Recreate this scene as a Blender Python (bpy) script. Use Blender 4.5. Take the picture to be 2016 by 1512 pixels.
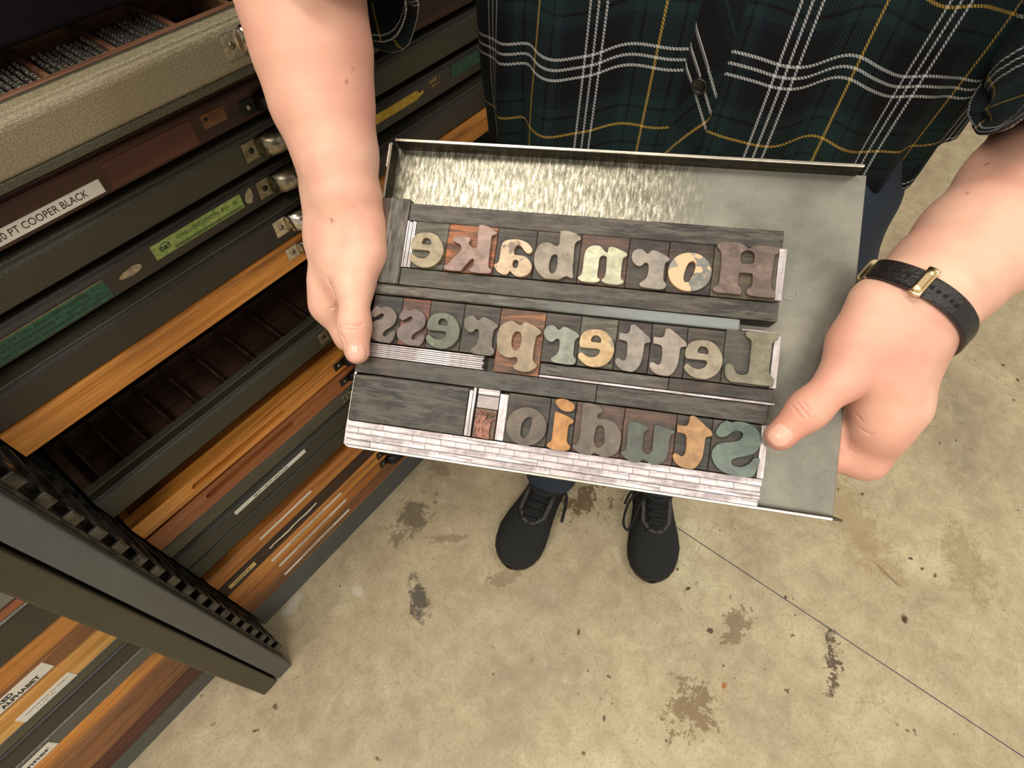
import bpy, bmesh, math, random
import numpy as np
from mathutils import Vector, Matrix
random.seed(7)
PI = math.pi
for o in list(bpy.data.objects): bpy.data.objects.remove(o)
C = bpy.context.scene.collection
sc = bpy.context.scene

# ------------------------------------------------------------------ camera, world, lamps, exposure
CAM_R=(0.607372,-0.794244,0.016583); CAM_D=(-0.645503,-0.50558,-0.572464); CAM_F=(0.46306,0.336994,-0.819762)
cd = bpy.data.cameras.new('camera'); cam = bpy.data.objects.new('camera', cd); C.objects.link(cam)
cd.sensor_width = 36; cd.lens = 36*1137/2016; cd.clip_start = 0.02; cd.clip_end = 50
m3 = Matrix((CAM_R, [-c for c in CAM_D], [-c for c in CAM_F])).transposed()
cam.matrix_world = Matrix.Translation((0, 0, 1.25)) @ m3.to_4x4()
sc.camera = cam
world = bpy.data.worlds.new('room_light'); sc.world = world; world.use_nodes = True
bgn = world.node_tree.nodes['Background']; bgn.inputs[0].default_value = (1.0, .92, .81, 1); bgn.inputs[1].default_value = WORLD = .56
def area(name, loc, size, power, col=(1, .94, .84), rot=(0, 0, 0)):
    l = bpy.data.lights.new(name, 'AREA'); l.shape = 'RECTANGLE'; l.size, l.size_y = size; l.energy = power; l.color = col
    o = bpy.data.objects.new(name, l); o.location = loc; o.rotation_euler = rot; C.objects.link(o); return o
area('ceiling_lamp', (-.38, .62, 3.0), (.30, 1.25), 22)
area('ceiling_lamp', (-1.75, .55, 3.0), (.30, 1.25), 28)
area('ceiling_lamp', (-.98, -1.0, 3.0), (.30, 1.0), 22)
area('ceiling_lamp', (1.3, -1.2, 3.0), (.30, 1.25), 22)
sc.view_settings.view_transform = 'Standard'; sc.view_settings.look = 'None'
sc.view_settings.gamma = 1; sc.view_settings.use_curve_mapping = False; sc.view_settings.exposure = 0.15

# ------------------------------------------------------------------ materials
def srgb(h):
    if isinstance(h, tuple): r, g, b = [c/255 for c in h]
    f = lambda c: c/12.92 if c <= .04045 else ((c+.055)/1.055)**2.4
    return (f(r), f(g), f(b), 1)
class NT:
    def __init__(s, name):
        s.m = bpy.data.materials.new(name); s.m.use_nodes = True; s.t = s.m.node_tree; s.n = s.t.nodes; s.b = s.n['Principled BSDF']
    def new(s, typ, **kw):
        n = s.n.new(typ)
        for k, v in kw.items():
            if k in n.inputs.keys(): n.inputs[k].default_value = v
            else: setattr(n, k, v)
        return n
    def link(s, a, b): s.t.links.new(a, b)
    def coord(s, scale=(1, 1, 1), rot=(0, 0, 0), loc=(0, 0, 0), src='Object'):
        tc = s.new('ShaderNodeTexCoord'); mp = s.new('ShaderNodeMapping')
        mp.inputs['Scale'].default_value = scale; mp.inputs['Rotation'].default_value = rot; mp.inputs['Location'].default_value = loc
        s.link(tc.outputs[src], mp.inputs[0]); return mp.outputs[0]
    def noise(s, vec, scale, detail=4, rough=.6, dist=0):
        n = s.new('ShaderNodeTexNoise'); n.inputs['Scale'].default_value = scale; n.inputs['Detail'].default_value = detail
        n.inputs['Roughness'].default_value = rough; n.inputs['Distortion'].default_value = dist
        s.link(vec, n.inputs['Vector']); return n.outputs[0]
    def ramp(s, fac, stops, interp='LINEAR'):
        r = s.new('ShaderNodeValToRGB'); e = r.color_ramp.elements; r.color_ramp.interpolation = interp
        while len(e) < len(stops): e.new(.5)
        for i, (p, c) in enumerate(stops):
            e[i].position = p; e[i].color = c if len(c) == 4 else (*c, 1)
        s.link(fac, r.inputs[0]); return r.outputs[0]
    def mix(s, fac, a, b, mode='MIX'):
        m = s.new('ShaderNodeMix', data_type='RGBA', blend_type=mode)
        for sock, v in ((m.inputs[0], fac), (m.inputs[6], a), (m.inputs[7], b)):
            if hasattr(v, 'node'): s.link(v, sock)
            else: sock.default_value = v
        return m.outputs[2]
    def math(s, op, a, b=0.0, c=None):
        m = s.new('ShaderNodeMath', operation=op)
        for i, v in enumerate([a, b] + ([c] if c is not None else [])):
            if hasattr(v, 'node'): s.link(v, m.inputs[i])
            else: m.inputs[i].default_value = v
        return m.outputs[0]
    def bump(s, h, strength=.3, dist=.001):
        b = s.new('ShaderNodeBump'); b.inputs['Strength'].default_value = strength; b.inputs['Distance'].default_value = dist
        s.link(h, b.inputs['Height']); s.link(b.outputs[0], s.b.inputs['Normal'])
    def set(s, color=None, rough=None, metal=0, spec=.5):
        if color is not None:
            if hasattr(color, 'node'): s.link(color, s.b.inputs['Base Color'])
            else: s.b.inputs['Base Color'].default_value = color
        if rough is not None:
            if hasattr(rough, 'node'): s.link(rough, s.b.inputs['Roughness'])
            else: s.b.inputs['Roughness'].default_value = rough
        s.b.inputs['Metallic'].default_value = metal; s.b.inputs['Specular IOR Level'].default_value = spec
        return s.m

def wood(name, dark, mid, light, axis=0, scale=1.0, rough=.5, streak=12, seed=0, bump=.25, spec=.4):
    t = NT(name); sv = [60*scale]*3; sv[axis] = 60*scale/streak
    v = t.coord(tuple(sv), loc=(seed, seed*1.7, seed*.3))
    n1 = t.noise(v, 1.0, 6, .65, .6)
    sv2 = [260*scale]*3; sv2[axis] = 260*scale/30
    n2 = t.noise(t.coord(tuple(sv2), loc=(seed, 0, 0)), 1.0, 3, .6)
    col = t.ramp(n1, [(.30, srgb(dark)), (.5, srgb(mid)), (.72, srgb(light))])
    col = t.mix(t.ramp(n2, [(.42, (0, 0, 0)), (.60, (1, 1, 1))]), t.mix(.35, col, srgb(dark)), col)
    t.bump(n2, bump, .0006)
    return t.set(col, rough, 0, spec)
def flat(name, c, rough=.5, metal=0, spec=.5, var=.25, scale=80, c2=None, bump=0, detail=4):
    t = NT(name); v = t.coord(); n = t.noise(v, scale, detail, .6)
    a = srgb(c); b = srgb(c2) if c2 else tuple(x*(1-var) for x in a[:3]) + (1,)
    col = t.ramp(n, [(.35, b), (.65, a)])
    if bump: t.bump(n, bump, .001)
    return t.set(col, rough, metal, spec)
def painted_steel(name, c, c2, rough=.45, speck=700, bump=.12):
    t = NT(name); v = t.coord(); n1 = t.noise(v, 14, 5, .6); n2 = t.noise(v, speck, 2, .5)
    col = t.ramp(n1, [(.3, srgb(c2)), (.7, srgb(c))])
    col = t.mix(t.ramp(n2, [(.44, (1, 1, 1)), (.60, (0, 0, 0))]), col, tuple(x*.72 for x in srgb(c2)[:3]) + (1,))
    t.bump(n2, bump, .0006)
    return t.set(col, rough, .0, .5)

M = {}
# concrete
t = NT('concrete'); v = t.coord()
a = t.noise(v, 2.6, 7, .62, .3); b = t.noise(v, 26, 6, .7, .5); c = t.noise(v, 170, 3, .6)
col = t.ramp(a, [(.32, srgb((162, 150, 127))), (.46, srgb((190, 174, 143))), (.58, srgb((204, 190, 156))), (.70, srgb((216, 207, 170)))])
col = t.mix(t.ramp(b, [(.36, (.8, .8, .8)), (.58, (0, 0, 0))]), col, t.mix(.45, col, srgb((142, 122, 92))))
col = t.mix(t.ramp(b, [(.58, (0, 0, 0)), (.72, (.5, .5, .5))]), col, srgb((214, 204, 172)))
col = t.mix(t.ramp(c, [(.34, (.4, .4, .4)), (.5, (0, 0, 0))]), col, srgb((152, 134, 106)))
sp = t.noise(v, 42, 2, .5); sp2 = t.noise(v, 6, 2, .5)
spots = t.math('MULTIPLY', t.ramp(sp, [(.68, (0, 0, 0)), (.73, (1, 1, 1))]), t.ramp(sp2, [(.5, (0, 0, 0)), (.56, (1, 1, 1))]))
col = t.mix(spots, col, srgb((96, 74, 54)))
for rot_, seed_ in ((.6, 0), (2.2, 3.3)):
    sv = t.coord((2.0, 30, 1), rot=(0, 0, rot_), loc=(seed_, 0, 0)); sc_ = t.noise(sv, 2.6, 4, .7, .5)
    col = t.mix(t.ramp(sc_, [(.64, (0, 0, 0)), (.74, (.4, .4, .4))]), col, srgb((136, 116, 88)))
vor = t.new('ShaderNodeTexVoronoi'); vor.feature = 'DISTANCE_TO_EDGE'; vor.inputs['Scale'].default_value = 3.1; nd = t.new('ShaderNodeTexNoise'); nd.inputs['Scale'].default_value = 4
t.link(v, nd.inputs['Vector']); vv = t.new('ShaderNodeVectorMath', operation='ADD'); t.link(v, vv.inputs[0]); t.link(nd.outputs['Color'], vv.inputs[1]); t.link(vv.outputs[0], vor.inputs['Vector'])
crk = t.math('MULTIPLY', t.ramp(vor.outputs[0], [(.001, (1, 1, 1)), (.006, (0, 0, 0))]), t.ramp(sp2, [(.54, (0, 0, 0)), (.60, (.35, .35, .35))]))
col = t.mix(crk, col, srgb((128, 108, 80)))
# stains with shapes of their own, and one painted shoe shadow: x, y, half sizes, turn, colour, noise scale, strength
wob = t.noise(v, 30, 5, .75, .4); wob2 = t.noise(v, 90, 4, .7)
def stain(x, y, rx, ry, rot, c_, k=1.2, st=1.0, fine=.5):
    global col
    mp = t.new('ShaderNodeMapping'); mp.vector_type = 'TEXTURE'; mp.inputs['Location'].default_value = (x, y, 0); mp.inputs['Rotation'].default_value = (0, 0, rot); mp.inputs['Scale'].default_value = (rx, ry, 1)
    t.link(v, mp.inputs[0]); ln = t.new('ShaderNodeVectorMath', operation='LENGTH'); t.link(mp.outputs[0], ln.inputs[0])
    q = t.math('ADD', ln.outputs['Value'], t.math('MULTIPLY', t.math('SUBTRACT', wob, .5), 2.6*k)); q = t.math('ADD', q, t.math('MULTIPLY', t.math('SUBTRACT', wob2, .5), 2.2*fine))
    col = t.mix(t.ramp(q, [(.55, (st,)*3), (.95, (0, 0, 0))]), col, srgb(c_))
for a_ in ((.275, .464, .050, .040, .3, (104, 92, 76), 1.6, .8, .8), (.215, .458, .022, .018, 0, (104, 92, 76), 1.6, .6, .8), (.150, .335, .052, .022, .9, (84, 78, 70), 1.2, .9, .6), (.40, .50, .03, .03, 0, (126, 108, 84), 1.6, .6, .9),
           (.548, .182, .045, .040, 0, (112, 92, 64), 2.6, .9, 1.6), (.297, .218, .045, .018, -.6, (132, 112, 86), 1.4, .55, .8), (.32, -.216, .048, .040, 0, (128, 106, 70), 2.2, .8, 1.8), (.576, -.396, .030, .014, .4, (84, 68, 52), 2.8, .9, 1.6), (.531, -.412, .022, .010, .2, (90, 72, 52), 2.6, .9, 1.6),  # includes the shadow smear at the shoe toe, painted as floor colour
           (.736, -.49, .012, .009, 0, (86, 56, 44), 1.0, 1, .5), (.392, -.245, .009, .007, 0, (170, 108, 64), .8, 1, .4), (.808, -.431, .045, .0045, 1.25, (122, 102, 74), .6, .8, .3), (.083, .449, .012, .014, 0, (216, 206, 184), .9, .9, .5),
           (.516, -.215, .040, .024, 0, (120, 98, 70), 2.8, .7, 1.6), (.285, .373, .012, .05, .7, (136, 116, 88), 1.2, .6, .8), (-.02, .533, .03, .012, 0, (208, 204, 190), 1.2, .8, .8), (.95, -.56, .10, .05, .4, (150, 132, 96), 1.4, .5, .8), (.90, -.30, .22, .06, 1.0, (160, 136, 96), 1.4, .5, .8)):
    stain(*a_)
t.bump(c, .12, .001)
M['concrete'] = t.set(col, .55, 0, .35)
M['stain'] = flat('dark_floor_stain', (112, 98, 78), .6, c2=(70, 60, 50), scale=120)
M['stain_red'] = flat('brown_floor_stain', (104, 62, 44), .6, var=.4, scale=150)
M['stain_white'] = flat('pale_floor_chip', (190, 184, 165), .7, scale=100)
M['wall'] = flat('grey_paint', (178, 178, 172), .7, scale=5, var=.1)
# metals
def steel(name, c, rough=.35, streakaxis=1, c2=None, seed=0, metal=1.0, lo=.28, hi=.62):
    t = NT(name); s_ = [300]*3; s_[streakaxis] = 26
    v = t.coord(tuple(s_), loc=(seed, 0, 0)); n = t.noise(v, 1, 4, .7); g = t.noise(t.coord(), 18, 4, .6)
    a_ = srgb(c); b_ = srgb(c2) if c2 else tuple(x*.5 for x in a_[:3]) + (1,)
    col = t.ramp(n, [(lo, b_), (hi, a_)])
    col = t.mix(t.ramp(g, [(.4, (.7, .7, .7)), (.62, (0, 0, 0))]), col, b_)
    fine = t.noise(t.coord(), 160, 4, .7); col = t.mix(t.ramp(fine, [(.50, (0, 0, 0)), (.68, (.6, .6, .6))]), col, tuple(x*.7 for x in b_[:3])+(1,))
    r = t.ramp(n, [(.3, (rough*1.3,)*3), (.7, (rough*.8,)*3)])
    t.bump(n, .15, .0004)
    return t.set(col, r, metal, .5)
t = NT('galley_steel'); v = t.coord((430, 95, 200)); n = t.noise(v, 1, 5, .8); g = t.noise(t.coord(), 14, 5, .65); h = t.noise(t.coord(), 260, 3, .6)
wx = t.new('ShaderNodeSeparateXYZ'); t.link(t.coord(), wx.inputs[0])
highlight_x = t.ramp(wx.outputs[0], [(.195, (1, 1, 1)), (.235, (0, 0, 0))]); highlight_y = t.ramp(wx.outputs[1], [(.14, (0, 0, 0)), (.17, (1, 1, 1))])
worn = t.math('MULTIPLY', highlight_x, highlight_y)  # bright mottle: worn steel plus the ceiling-lamp highlight painted into its colour
base = t.ramp(g, [(.35, srgb((108, 106, 97))), (.65, srgb((142, 139, 128)))])
mott = t.ramp(n, [(.38, srgb((74, 72, 60))), (.50, srgb((122, 117, 102))), (.57, srgb((166, 160, 142))), (.66, srgb((212, 206, 188)))])
col = t.mix(t.math('MULTIPLY', worn, .85), base, mott)
col = t.mix(t.ramp(h, [(.66, (0, 0, 0)), (.80, (.35, .35, .35))]), col, srgb((190, 186, 168)))
t.bump(n, .10, .0004)
M['galley'] = t.set(col, t.ramp(worn, [(0, (.50,)*3), (1, (.36,)*3)]), .88, .5)
M['galley_rim'] = steel('galley_rim_steel', (235, 225, 205), .28, 0)
M['galley_wall'] = steel('galley_wall_steel', (92, 84, 72), .5, 0)
M['lead'] = steel('bright_type_metal', (198, 188, 188), .42, 0, c2=(126, 116, 118), metal=.7, lo=.34, hi=.52)
M['leadv'] = steel('bright_type_metal_strip', (205, 196, 195), .42, 1, c2=(136, 126, 126), metal=.7, lo=.34, hi=.52)
M['lead_dull'] = flat('dull_type_metal', (160, 150, 148), .5, .5, scale=300)
M['chrome'] = flat('worn_nickel', (222, 216, 204), .2, 1, scale=200, c2=(176, 168, 150))
M['pewter'] = flat('tarnished_nickel', (158, 150, 130), .32, 1, scale=200, c2=(112, 104, 86))
M['blackiron'] = flat('black_japanned_metal', (38, 35, 33), .35, .6, scale=100)
M['gold'] = flat('polished_gold', (255, 226, 176), .2, 1, scale=30, var=.05)
M['sort'] = flat('type_metal_sorts', (150, 145, 136), .35, .7, scale=400, c2=(84, 78, 72))
# furniture (wooden spacing)
def furn(name, c, c2, seed, scr=.35, axis=0):
    c = (c[0]*.95, c[1]*.91, c[2]*.88); c2 = (c2[0]*.82, c2[1]*.75, c2[2]*.70); t = NT(name); s_ = [330]*3; s_[axis] = 40; n = t.noise(t.coord(tuple(s_), loc=(seed, 0, 0)), 1, 5, .7, .5)
    g = t.noise(t.coord(loc=(seed, 0, 0)), 35, 4, .65); s2 = [900]*3; s2[axis] = 110; h = t.noise(t.coord(tuple(s2), loc=(seed*2, 0, 0)), 1, 3, .6, 1.0)
    col = t.ramp(n, [(.36, tuple(x*.6 for x in srgb(c2)[:3])+(1,)), (.47, srgb(c2)), (.60, srgb(c))])
    warm = t.noise(t.coord(loc=(seed*5, 0, 0)), 22, 3, .6); col = t.mix(t.ramp(warm, [(.5, (0, 0, 0)), (.66, (.35, .35, .35))]), col, srgb((96, 74, 60)))
    col = t.mix(t.ramp(g, [(.42, (0, 0, 0)), (.66, (.6, .6, .6))]), col, t.mix(.4, srgb(c), srgb((104, 102, 94))))
    col = t.mix(t.ramp(h, [(.62, (0, 0, 0)), (.72, (scr,)*3)]), col, srgb((132, 129, 119)))
    t.bump(n, .3, .0005)
    return t.set(col, .52, 0, .45)
def face(name, c, c2, seed=0, rough=.33, patch=None, metal=0.0, scale=110, edge=None):
    c = tuple(x*.86 for x in c); c2 = tuple(x*.76 for x in c2); t = NT(name); g = t.noise(t.coord(loc=(seed, seed, 0)), scale, 5, .65, .4)
    s_ = [90, 420, 200]; n = t.noise(t.coord(tuple(s_), loc=(seed, 0, 0)), 1, 4, .6)
    col = t.ramp(g, [(.34, srgb(c2)), (.62, srgb(c))])
    col = t.mix(t.ramp(n, [(.40, (.35, .35, .35)), (.60, (0, 0, 0))]), col, srgb(c2))
    if patch:
        pg = t.noise(t.coord(loc=(seed*3+.1, seed, 0)), patch[1], 3, .6, .3)
        col = t.mix(t.ramp(pg, [(patch[2], (0, 0, 0)), (patch[2]+.03, (1, 1, 1))]), col, srgb(patch[0]))
    t.bump(g, .06, .0004)
    return t.set(col, rough+.07, metal, .42)
M['label_white'] = flat('white_label_paper', (226, 222, 212), .55, scale=60, var=.08)
M['label_dull'] = flat('aged_label_paper', (196, 190, 172), .6, scale=60, var=.15)
M['label_green'] = flat('light_green_card', (150, 168, 92), .6, scale=160, c2=(112, 132, 66))
M['label_dgreen'] = flat('dark_green_card', (40, 88, 66), .6, scale=160, c2=(26, 62, 48))
M['label_yellow'] = flat('yellow_card', (206, 170, 60), .55, scale=80, c2=(178, 142, 44))
M['label_tan'] = flat('tan_card', (178, 142, 84), .6, scale=80, c2=(140, 106, 60))
M['tan_sticker'] = flat('darkened_tan_sticker', (120, 76, 44), .7, scale=90, c2=(92, 56, 34))
M['chip'] = flat('pale_worn_metal_patch', (170, 156, 126), .6, scale=200, c2=(120, 104, 80))
M['label_cream'] = flat('cream_label', (224, 196, 130), .55, scale=60, var=.1)
M['ink'] = flat('black_ink', (30, 28, 28), .5, scale=30)
M['ink_grey'] = flat('faded_ink', (120, 118, 116), .6, scale=30)
M['ink_green'] = flat('dark_green_ink', (20, 40, 30), .5, scale=30)
M['white'] = flat('white_print', (220, 215, 200), .5, scale=30)
M['case_tan'] = painted_steel('tan_hammered_paint', (152, 142, 116), (136, 126, 100), .34, 800, .45)
M['case_olive'] = painted_steel('dark_olive_paint', (66, 62, 46), (50, 47, 36), .42)
M['case_dark'] = painted_steel('dark_brown_paint', (58, 48, 40), (42, 35, 30), .38)
M['case_black'] = flat('black_paint', (22, 17, 20), .85, spec=.12)
M['case_green'] = painted_steel('grey_green_paint', (90, 88, 70), (72, 70, 56), .42)
M['case_deep'] = painted_steel('deep_green_paint', (62, 60, 46), (48, 46, 36), .42)
M['case_grey'] = painted_steel('slate_grey_paint', (104, 106, 100), (86, 86, 82), .4)
M['case_lgrey'] = painted_steel('pale_grey_paint', (150, 148, 142), (130, 128, 122), .4)
M['rack'] = painted_steel('rack_grey_paint', (94, 98, 99), (82, 85, 85), .36, 900, .05)
M['rack_olive'] = painted_steel('rack_olive_paint', (74, 68, 50), (60, 56, 42), .38, 900, .05)
M['runner'] = flat('greasy_black_steel', (86, 83, 76), .32, .5, scale=60, c2=(34, 32, 30))
M['wood_orange'] = wood('orange_oak', (124, 74, 28), (208, 136, 56), (226, 160, 78), 0, 1, .38, 14, 1, .2, .5)
M['wood_orange2'] = wood('orange_pine', (124, 72, 30), (182, 114, 48), (204, 138, 64), 0, 1, .40, 16, 4, .2, .5)
M['wood_red'] = wood('reddish_oak', (104, 58, 32), (158, 92, 50), (176, 110, 64), 0, 1, .42, 16, 6, .2, .5)
M['wood_brown'] = wood('dark_brown_wood', (34, 22, 16), (58, 36, 24), (84, 54, 34), 0, 1, .45, 16, 8)
M['wood_cooper'] = wood('reddish_black_wood', (34, 20, 14), (66, 38, 26), (92, 54, 36), 0, 1, .5, 16, 12)
M['wood_maroon'] = wood('maroon_wood', (58, 28, 22), (84, 42, 32), (98, 52, 40), 0, 1, .4, 16, 14)
M['wood_grain'] = wood('yellow_corrugated_oak', (150, 92, 30), (214, 158, 80), (240, 196, 120), 0, 1.3, .35, 40, 16, .5)
M['wood_knot'] = wood('knotty_brown_oak', (92, 58, 34), (140, 92, 56), (166, 116, 74), 0, .8, .45, 9, 18)
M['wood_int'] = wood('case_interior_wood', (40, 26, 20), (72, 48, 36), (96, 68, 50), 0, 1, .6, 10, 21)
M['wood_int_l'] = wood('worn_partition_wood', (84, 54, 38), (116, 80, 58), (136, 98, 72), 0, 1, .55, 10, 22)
# skin
t = NT('skin'); v = t.coord(); a = t.noise(v, 22, 4, .6); b = t.noise(v, 420, 3, .6); c = t.noise(v, 9, 2, .5)
col = t.ramp(a, [(.34, srgb((222, 166, 146))), (.50, srgb((229, 180, 156))), (.66, srgb((236, 194, 168)))])
col = t.mix(t.ramp(c, [(.42, (0, 0, 0)), (.62, (.5, .5, .5))]), col, srgb((222, 158, 138)))
red = t.new('ShaderNodeVertexColor'); red.layer_name = 'flush'
fl = t.new('ShaderNodeSeparateColor'); t.link(red.outputs[0], fl.inputs[0])
col = t.mix(t.math('MULTIPLY', fl.outputs[0], .6), col, srgb((206, 122, 102)))
col = t.mix(fl.outputs[1], col, srgb((150, 92, 66)))
t.bump(b, .10, .0005)
t.set(col, .48, 0, .4)
t.b.inputs['Subsurface Weight'].default_value = .12; t.b.inputs['Subsurface Radius'].default_value = (.005, .0025, .0015); t.b.inputs['Subsurface Scale'].default_value = 1.0
M['skin'] = t.m
M['nail'] = flat('fingernail', (232, 178, 158), .22, scale=20, var=.04)
M['hair'] = flat('brown_hair', (70, 48, 34), .5, scale=100)
# plaid flannel: UV in half-periods; U,V = 0 white triple, 1 yellow line
t = NT('plaid_flannel'); uvn = t.new('ShaderNodeUVMap'); uvn.uv_map = 'plaid'; sx = t.new('ShaderNodeSeparateXYZ'); t.link(uvn.outputs[0], sx.inputs[0])
K = srgb((14, 14, 17)); GR = srgb((24, 42, 42)); NV = srgb((16, 24, 34)); WH = srgb((196, 196, 198)); YE = srgb((186, 152, 72))
def thread(val, yw):
    fr = t.math('FLOORED_MODULO', val, 2.0) if False else t.math('MODULO', t.math('ADD', val, 40.0), 2.0)
    x = t.math('MULTIPLY', fr, .5)
    w = .021; g = .0693
    st = [(0, WH), (w/2, K), (g-w/2, WH), (g+w/2, K), (.235, NV), (.285, GR), (.345, K), (.37, GR), (.5-yw, YE), (.5+yw, GR), (.63, K), (.655, GR), (.715, NV), (.765, K), (1-g-w/2, WH), (1-g+w/2, K), (1-w/2, WH)]
    return t.ramp(x, st, 'CONSTANT')
cu = thread(sx.outputs[0], .010); cv = thread(sx.outputs[1], .011)
tw = t.math('FRACT', t.math('MULTIPLY', t.math('ADD', sx.outputs[0], sx.outputs[1]), 21.0))
twf = t.ramp(tw, [(.38, (.16,)*3), (.55, (.84,)*3)])
col = t.mix(twf, cu, cv)
fz = t.noise(t.coord(src='UV'), 60, 5, .8, 0); n2 = t.noise(t.coord(), 900, 3, .7)
col = t.mix(t.ramp(n2, [(.45, (0, 0, 0)), (.75, (.22,)*3)]), col, t.mix(.5, col, srgb((70, 74, 76))))
t.bump(n2, .5, .001)
t.set(col, .9, 0, .15); t.b.inputs['Sheen Weight'].default_value = .02; t.b.inputs['Sheen Roughness'].default_value = .4
M['plaid'] = t.m
M['denim'] = flat('dark_denim', (52, 66, 84), .85, scale=600, c2=(30, 40, 56), bump=.3)
M['thread_black'] = flat('black_button', (24, 22, 24), .3, scale=100)
M['shoe'] = flat('black_knit', (36, 37, 38), .85, scale=900, c2=(20, 21, 22), bump=.4)
M['shoe_trim'] = flat('charcoal_overlay', (62, 62, 64), .6, scale=300)
M['sole'] = flat('black_rubber', (30, 29, 28), .6, scale=200)
M['lace'] = flat('black_lace', (28, 27, 28), .8, scale=600)
M['strap'] = flat('black_grained_leather', (34, 27, 25), .35, scale=420, c2=(18, 14, 14), bump=.6)
M['copper'] = flat('copper_cut', (142, 98, 82), .42, .6, scale=260, c2=(84, 54, 44))
M['man_base'] = flat('brown_wood_mount', (112, 88, 66), .5, scale=200, c2=(84, 62, 48))
M['crack'] = flat('dark_floor_joint', (84, 84, 92), .7, scale=100)
M['head_dark'] = flat('void', (8, 7, 7), .9)

# ------------------------------------------------------------------ mesh helpers
def link(o, parent=None, name=None):
    C.objects.link(o)
    if parent is not None: o.parent = parent
    return o
def tag(o, label=None, cat=None, group=None, kind=None):
    if label: o['label'] = label
    if cat: o['category'] = cat
    if group: o['group'] = group
    if kind: o['kind'] = kind
    return o
def empty(name, mat=None, label=None, cat=None, group=None):
    o = bpy.data.objects.new(name, None); o.empty_display_size = .02; C.objects.link(o)
    if mat is not None: o.matrix_world = mat
    return tag(o, label, cat, group)
def from_pydata(name, vs, fs, mat, parent=None, smooth=False, uv=None):
    me = bpy.data.meshes.new(name); me.from_pydata([tuple(v) for v in vs], [], fs); me.validate()
    if smooth: me.polygons.foreach_set('use_smooth', [True]*len(me.polygons))
    me.materials.append(mat); me.update()
    return link(bpy.data.objects.new(name, me), parent)
def bm_obj(name, bm, mat, parent=None, smooth=False):
    me = bpy.data.meshes.new(name); bmesh.ops.recalc_face_normals(bm, faces=bm.faces); bm.to_mesh(me); bm.free()
    if smooth: me.polygons.foreach_set('use_smooth', [True]*len(me.polygons))
    for mm in (mat if isinstance(mat, list) else [mat]): me.materials.append(mm)
    return link(bpy.data.objects.new(name, me), parent)
def add_box(bm, lo, hi, bev=0, seg=2):
    r = bmesh.ops.create_cube(bm, size=1); vs = r['verts']
    for v in vs:
        for i in range(3): v.co[i] = lo[i] if v.co[i] < 0 else hi[i]
    if bev > 0:
        es = list({e for v in vs for e in v.link_edges})
        bmesh.ops.bevel(bm, geom=es, offset=bev, segments=seg, profile=.5, affect='EDGES')
def box(name, lo, hi, mat, parent=None, bev=0, seg=2):
    bm = bmesh.new(); add_box(bm, lo, hi, bev, seg); return bm_obj(name, bm, mat, parent)
def tube_bm(bm, pts, r, n=8, closed=False, flat_=1.0):
    pts = [Vector(p) for p in pts]; m = len(pts); rings = []
    up = Vector((0, 0, 1))
    for i, p in enumerate(pts):
        a = pts[(i-1) % m] if (i or closed) else p; b = pts[(i+1) % m] if (i < m-1 or closed) else p
        d = (b-a).normalized() if (b-a).length > 1e-9 else Vector((1, 0, 0))
        s = d.cross(up); s = s.normalized() if s.length > 1e-4 else Vector((1, 0, 0)); q = s.cross(d)
        rr = r[i] if isinstance(r, (list, tuple)) else r
        rings.append([bm.verts.new(p + s*rr*math.cos(2*PI*k/n) + q*rr*flat_*math.sin(2*PI*k/n)) for k in range(n)])
    for i in range(m if closed else m-1):
        A_, B_ = rings[i], rings[(i+1) % m]
        for k in range(n): bm.faces.new((A_[k], A_[(k+1) % n], B_[(k+1) % n], B_[k]))
    if not closed: bm.faces.new(rings[0][::-1]); bm.faces.new(rings[-1])
def tube(name, pts, r, mat, parent=None, n=8, closed=False, flat_=1.0):
    bm = bmesh.new(); tube_bm(bm, pts, r, n, closed, flat_); return bm_obj(name, bm, mat, parent, True)
def smooth_loop(pts, sub=4):
    """closed Catmull-Rom through pts (x, y[, 1]); a third value marks a corner"""
    n = len(pts); out = []
    for i in range(n):
        p0, p1, p2, p3 = pts[i-1], pts[i], pts[(i+1) % n], pts[(i+2) % n]
        if len(p1) > 2: p0 = p1
        if len(p2) > 2: p3 = p2
        for k in range(sub):
            s = k/sub
            out.append(tuple(.5*((2*p1[j]) + (-p0[j]+p2[j])*s + (2*p0[j]-5*p1[j]+4*p2[j]-p3[j])*s*s + (-p0[j]+3*p1[j]-3*p2[j]+p3[j])*s**3) for j in (0, 1)))
    return out
def curve_mesh(name, loops, z0, z1, mat, parent=None, bevel=0.0):
    """extruded 2D shape with holes, from z0 to z1"""
    cu = bpy.data.curves.new(name, 'CURVE'); cu.dimensions = '2D'; cu.fill_mode = 'BOTH'
    cu.extrude = (z1-z0)/2 - bevel; cu.bevel_depth = bevel; cu.bevel_resolution = 1; cu.offset = -bevel
    for lp in loops:
        sp = cu.splines.new('POLY'); sp.points.add(len(lp)-1); sp.use_cyclic_u = True
        for i, p in enumerate(lp): sp.points[i].co = (p[0], p[1], 0, 1)
    co = bpy.data.objects.new(name, cu); C.objects.link(co)
    dg = bpy.context.evaluated_depsgraph_get(); dg.update()
    me = bpy.data.meshes.new_from_object(co.evaluated_get(dg)); bpy.data.objects.remove(co); bpy.data.curves.remove(cu)
    me.transform(Matrix.Translation((0, 0, (z0+z1)/2))); me.materials.clear(); me.materials.append(mat); me.name = name
    return link(bpy.data.objects.new(name, me), parent)
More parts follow.
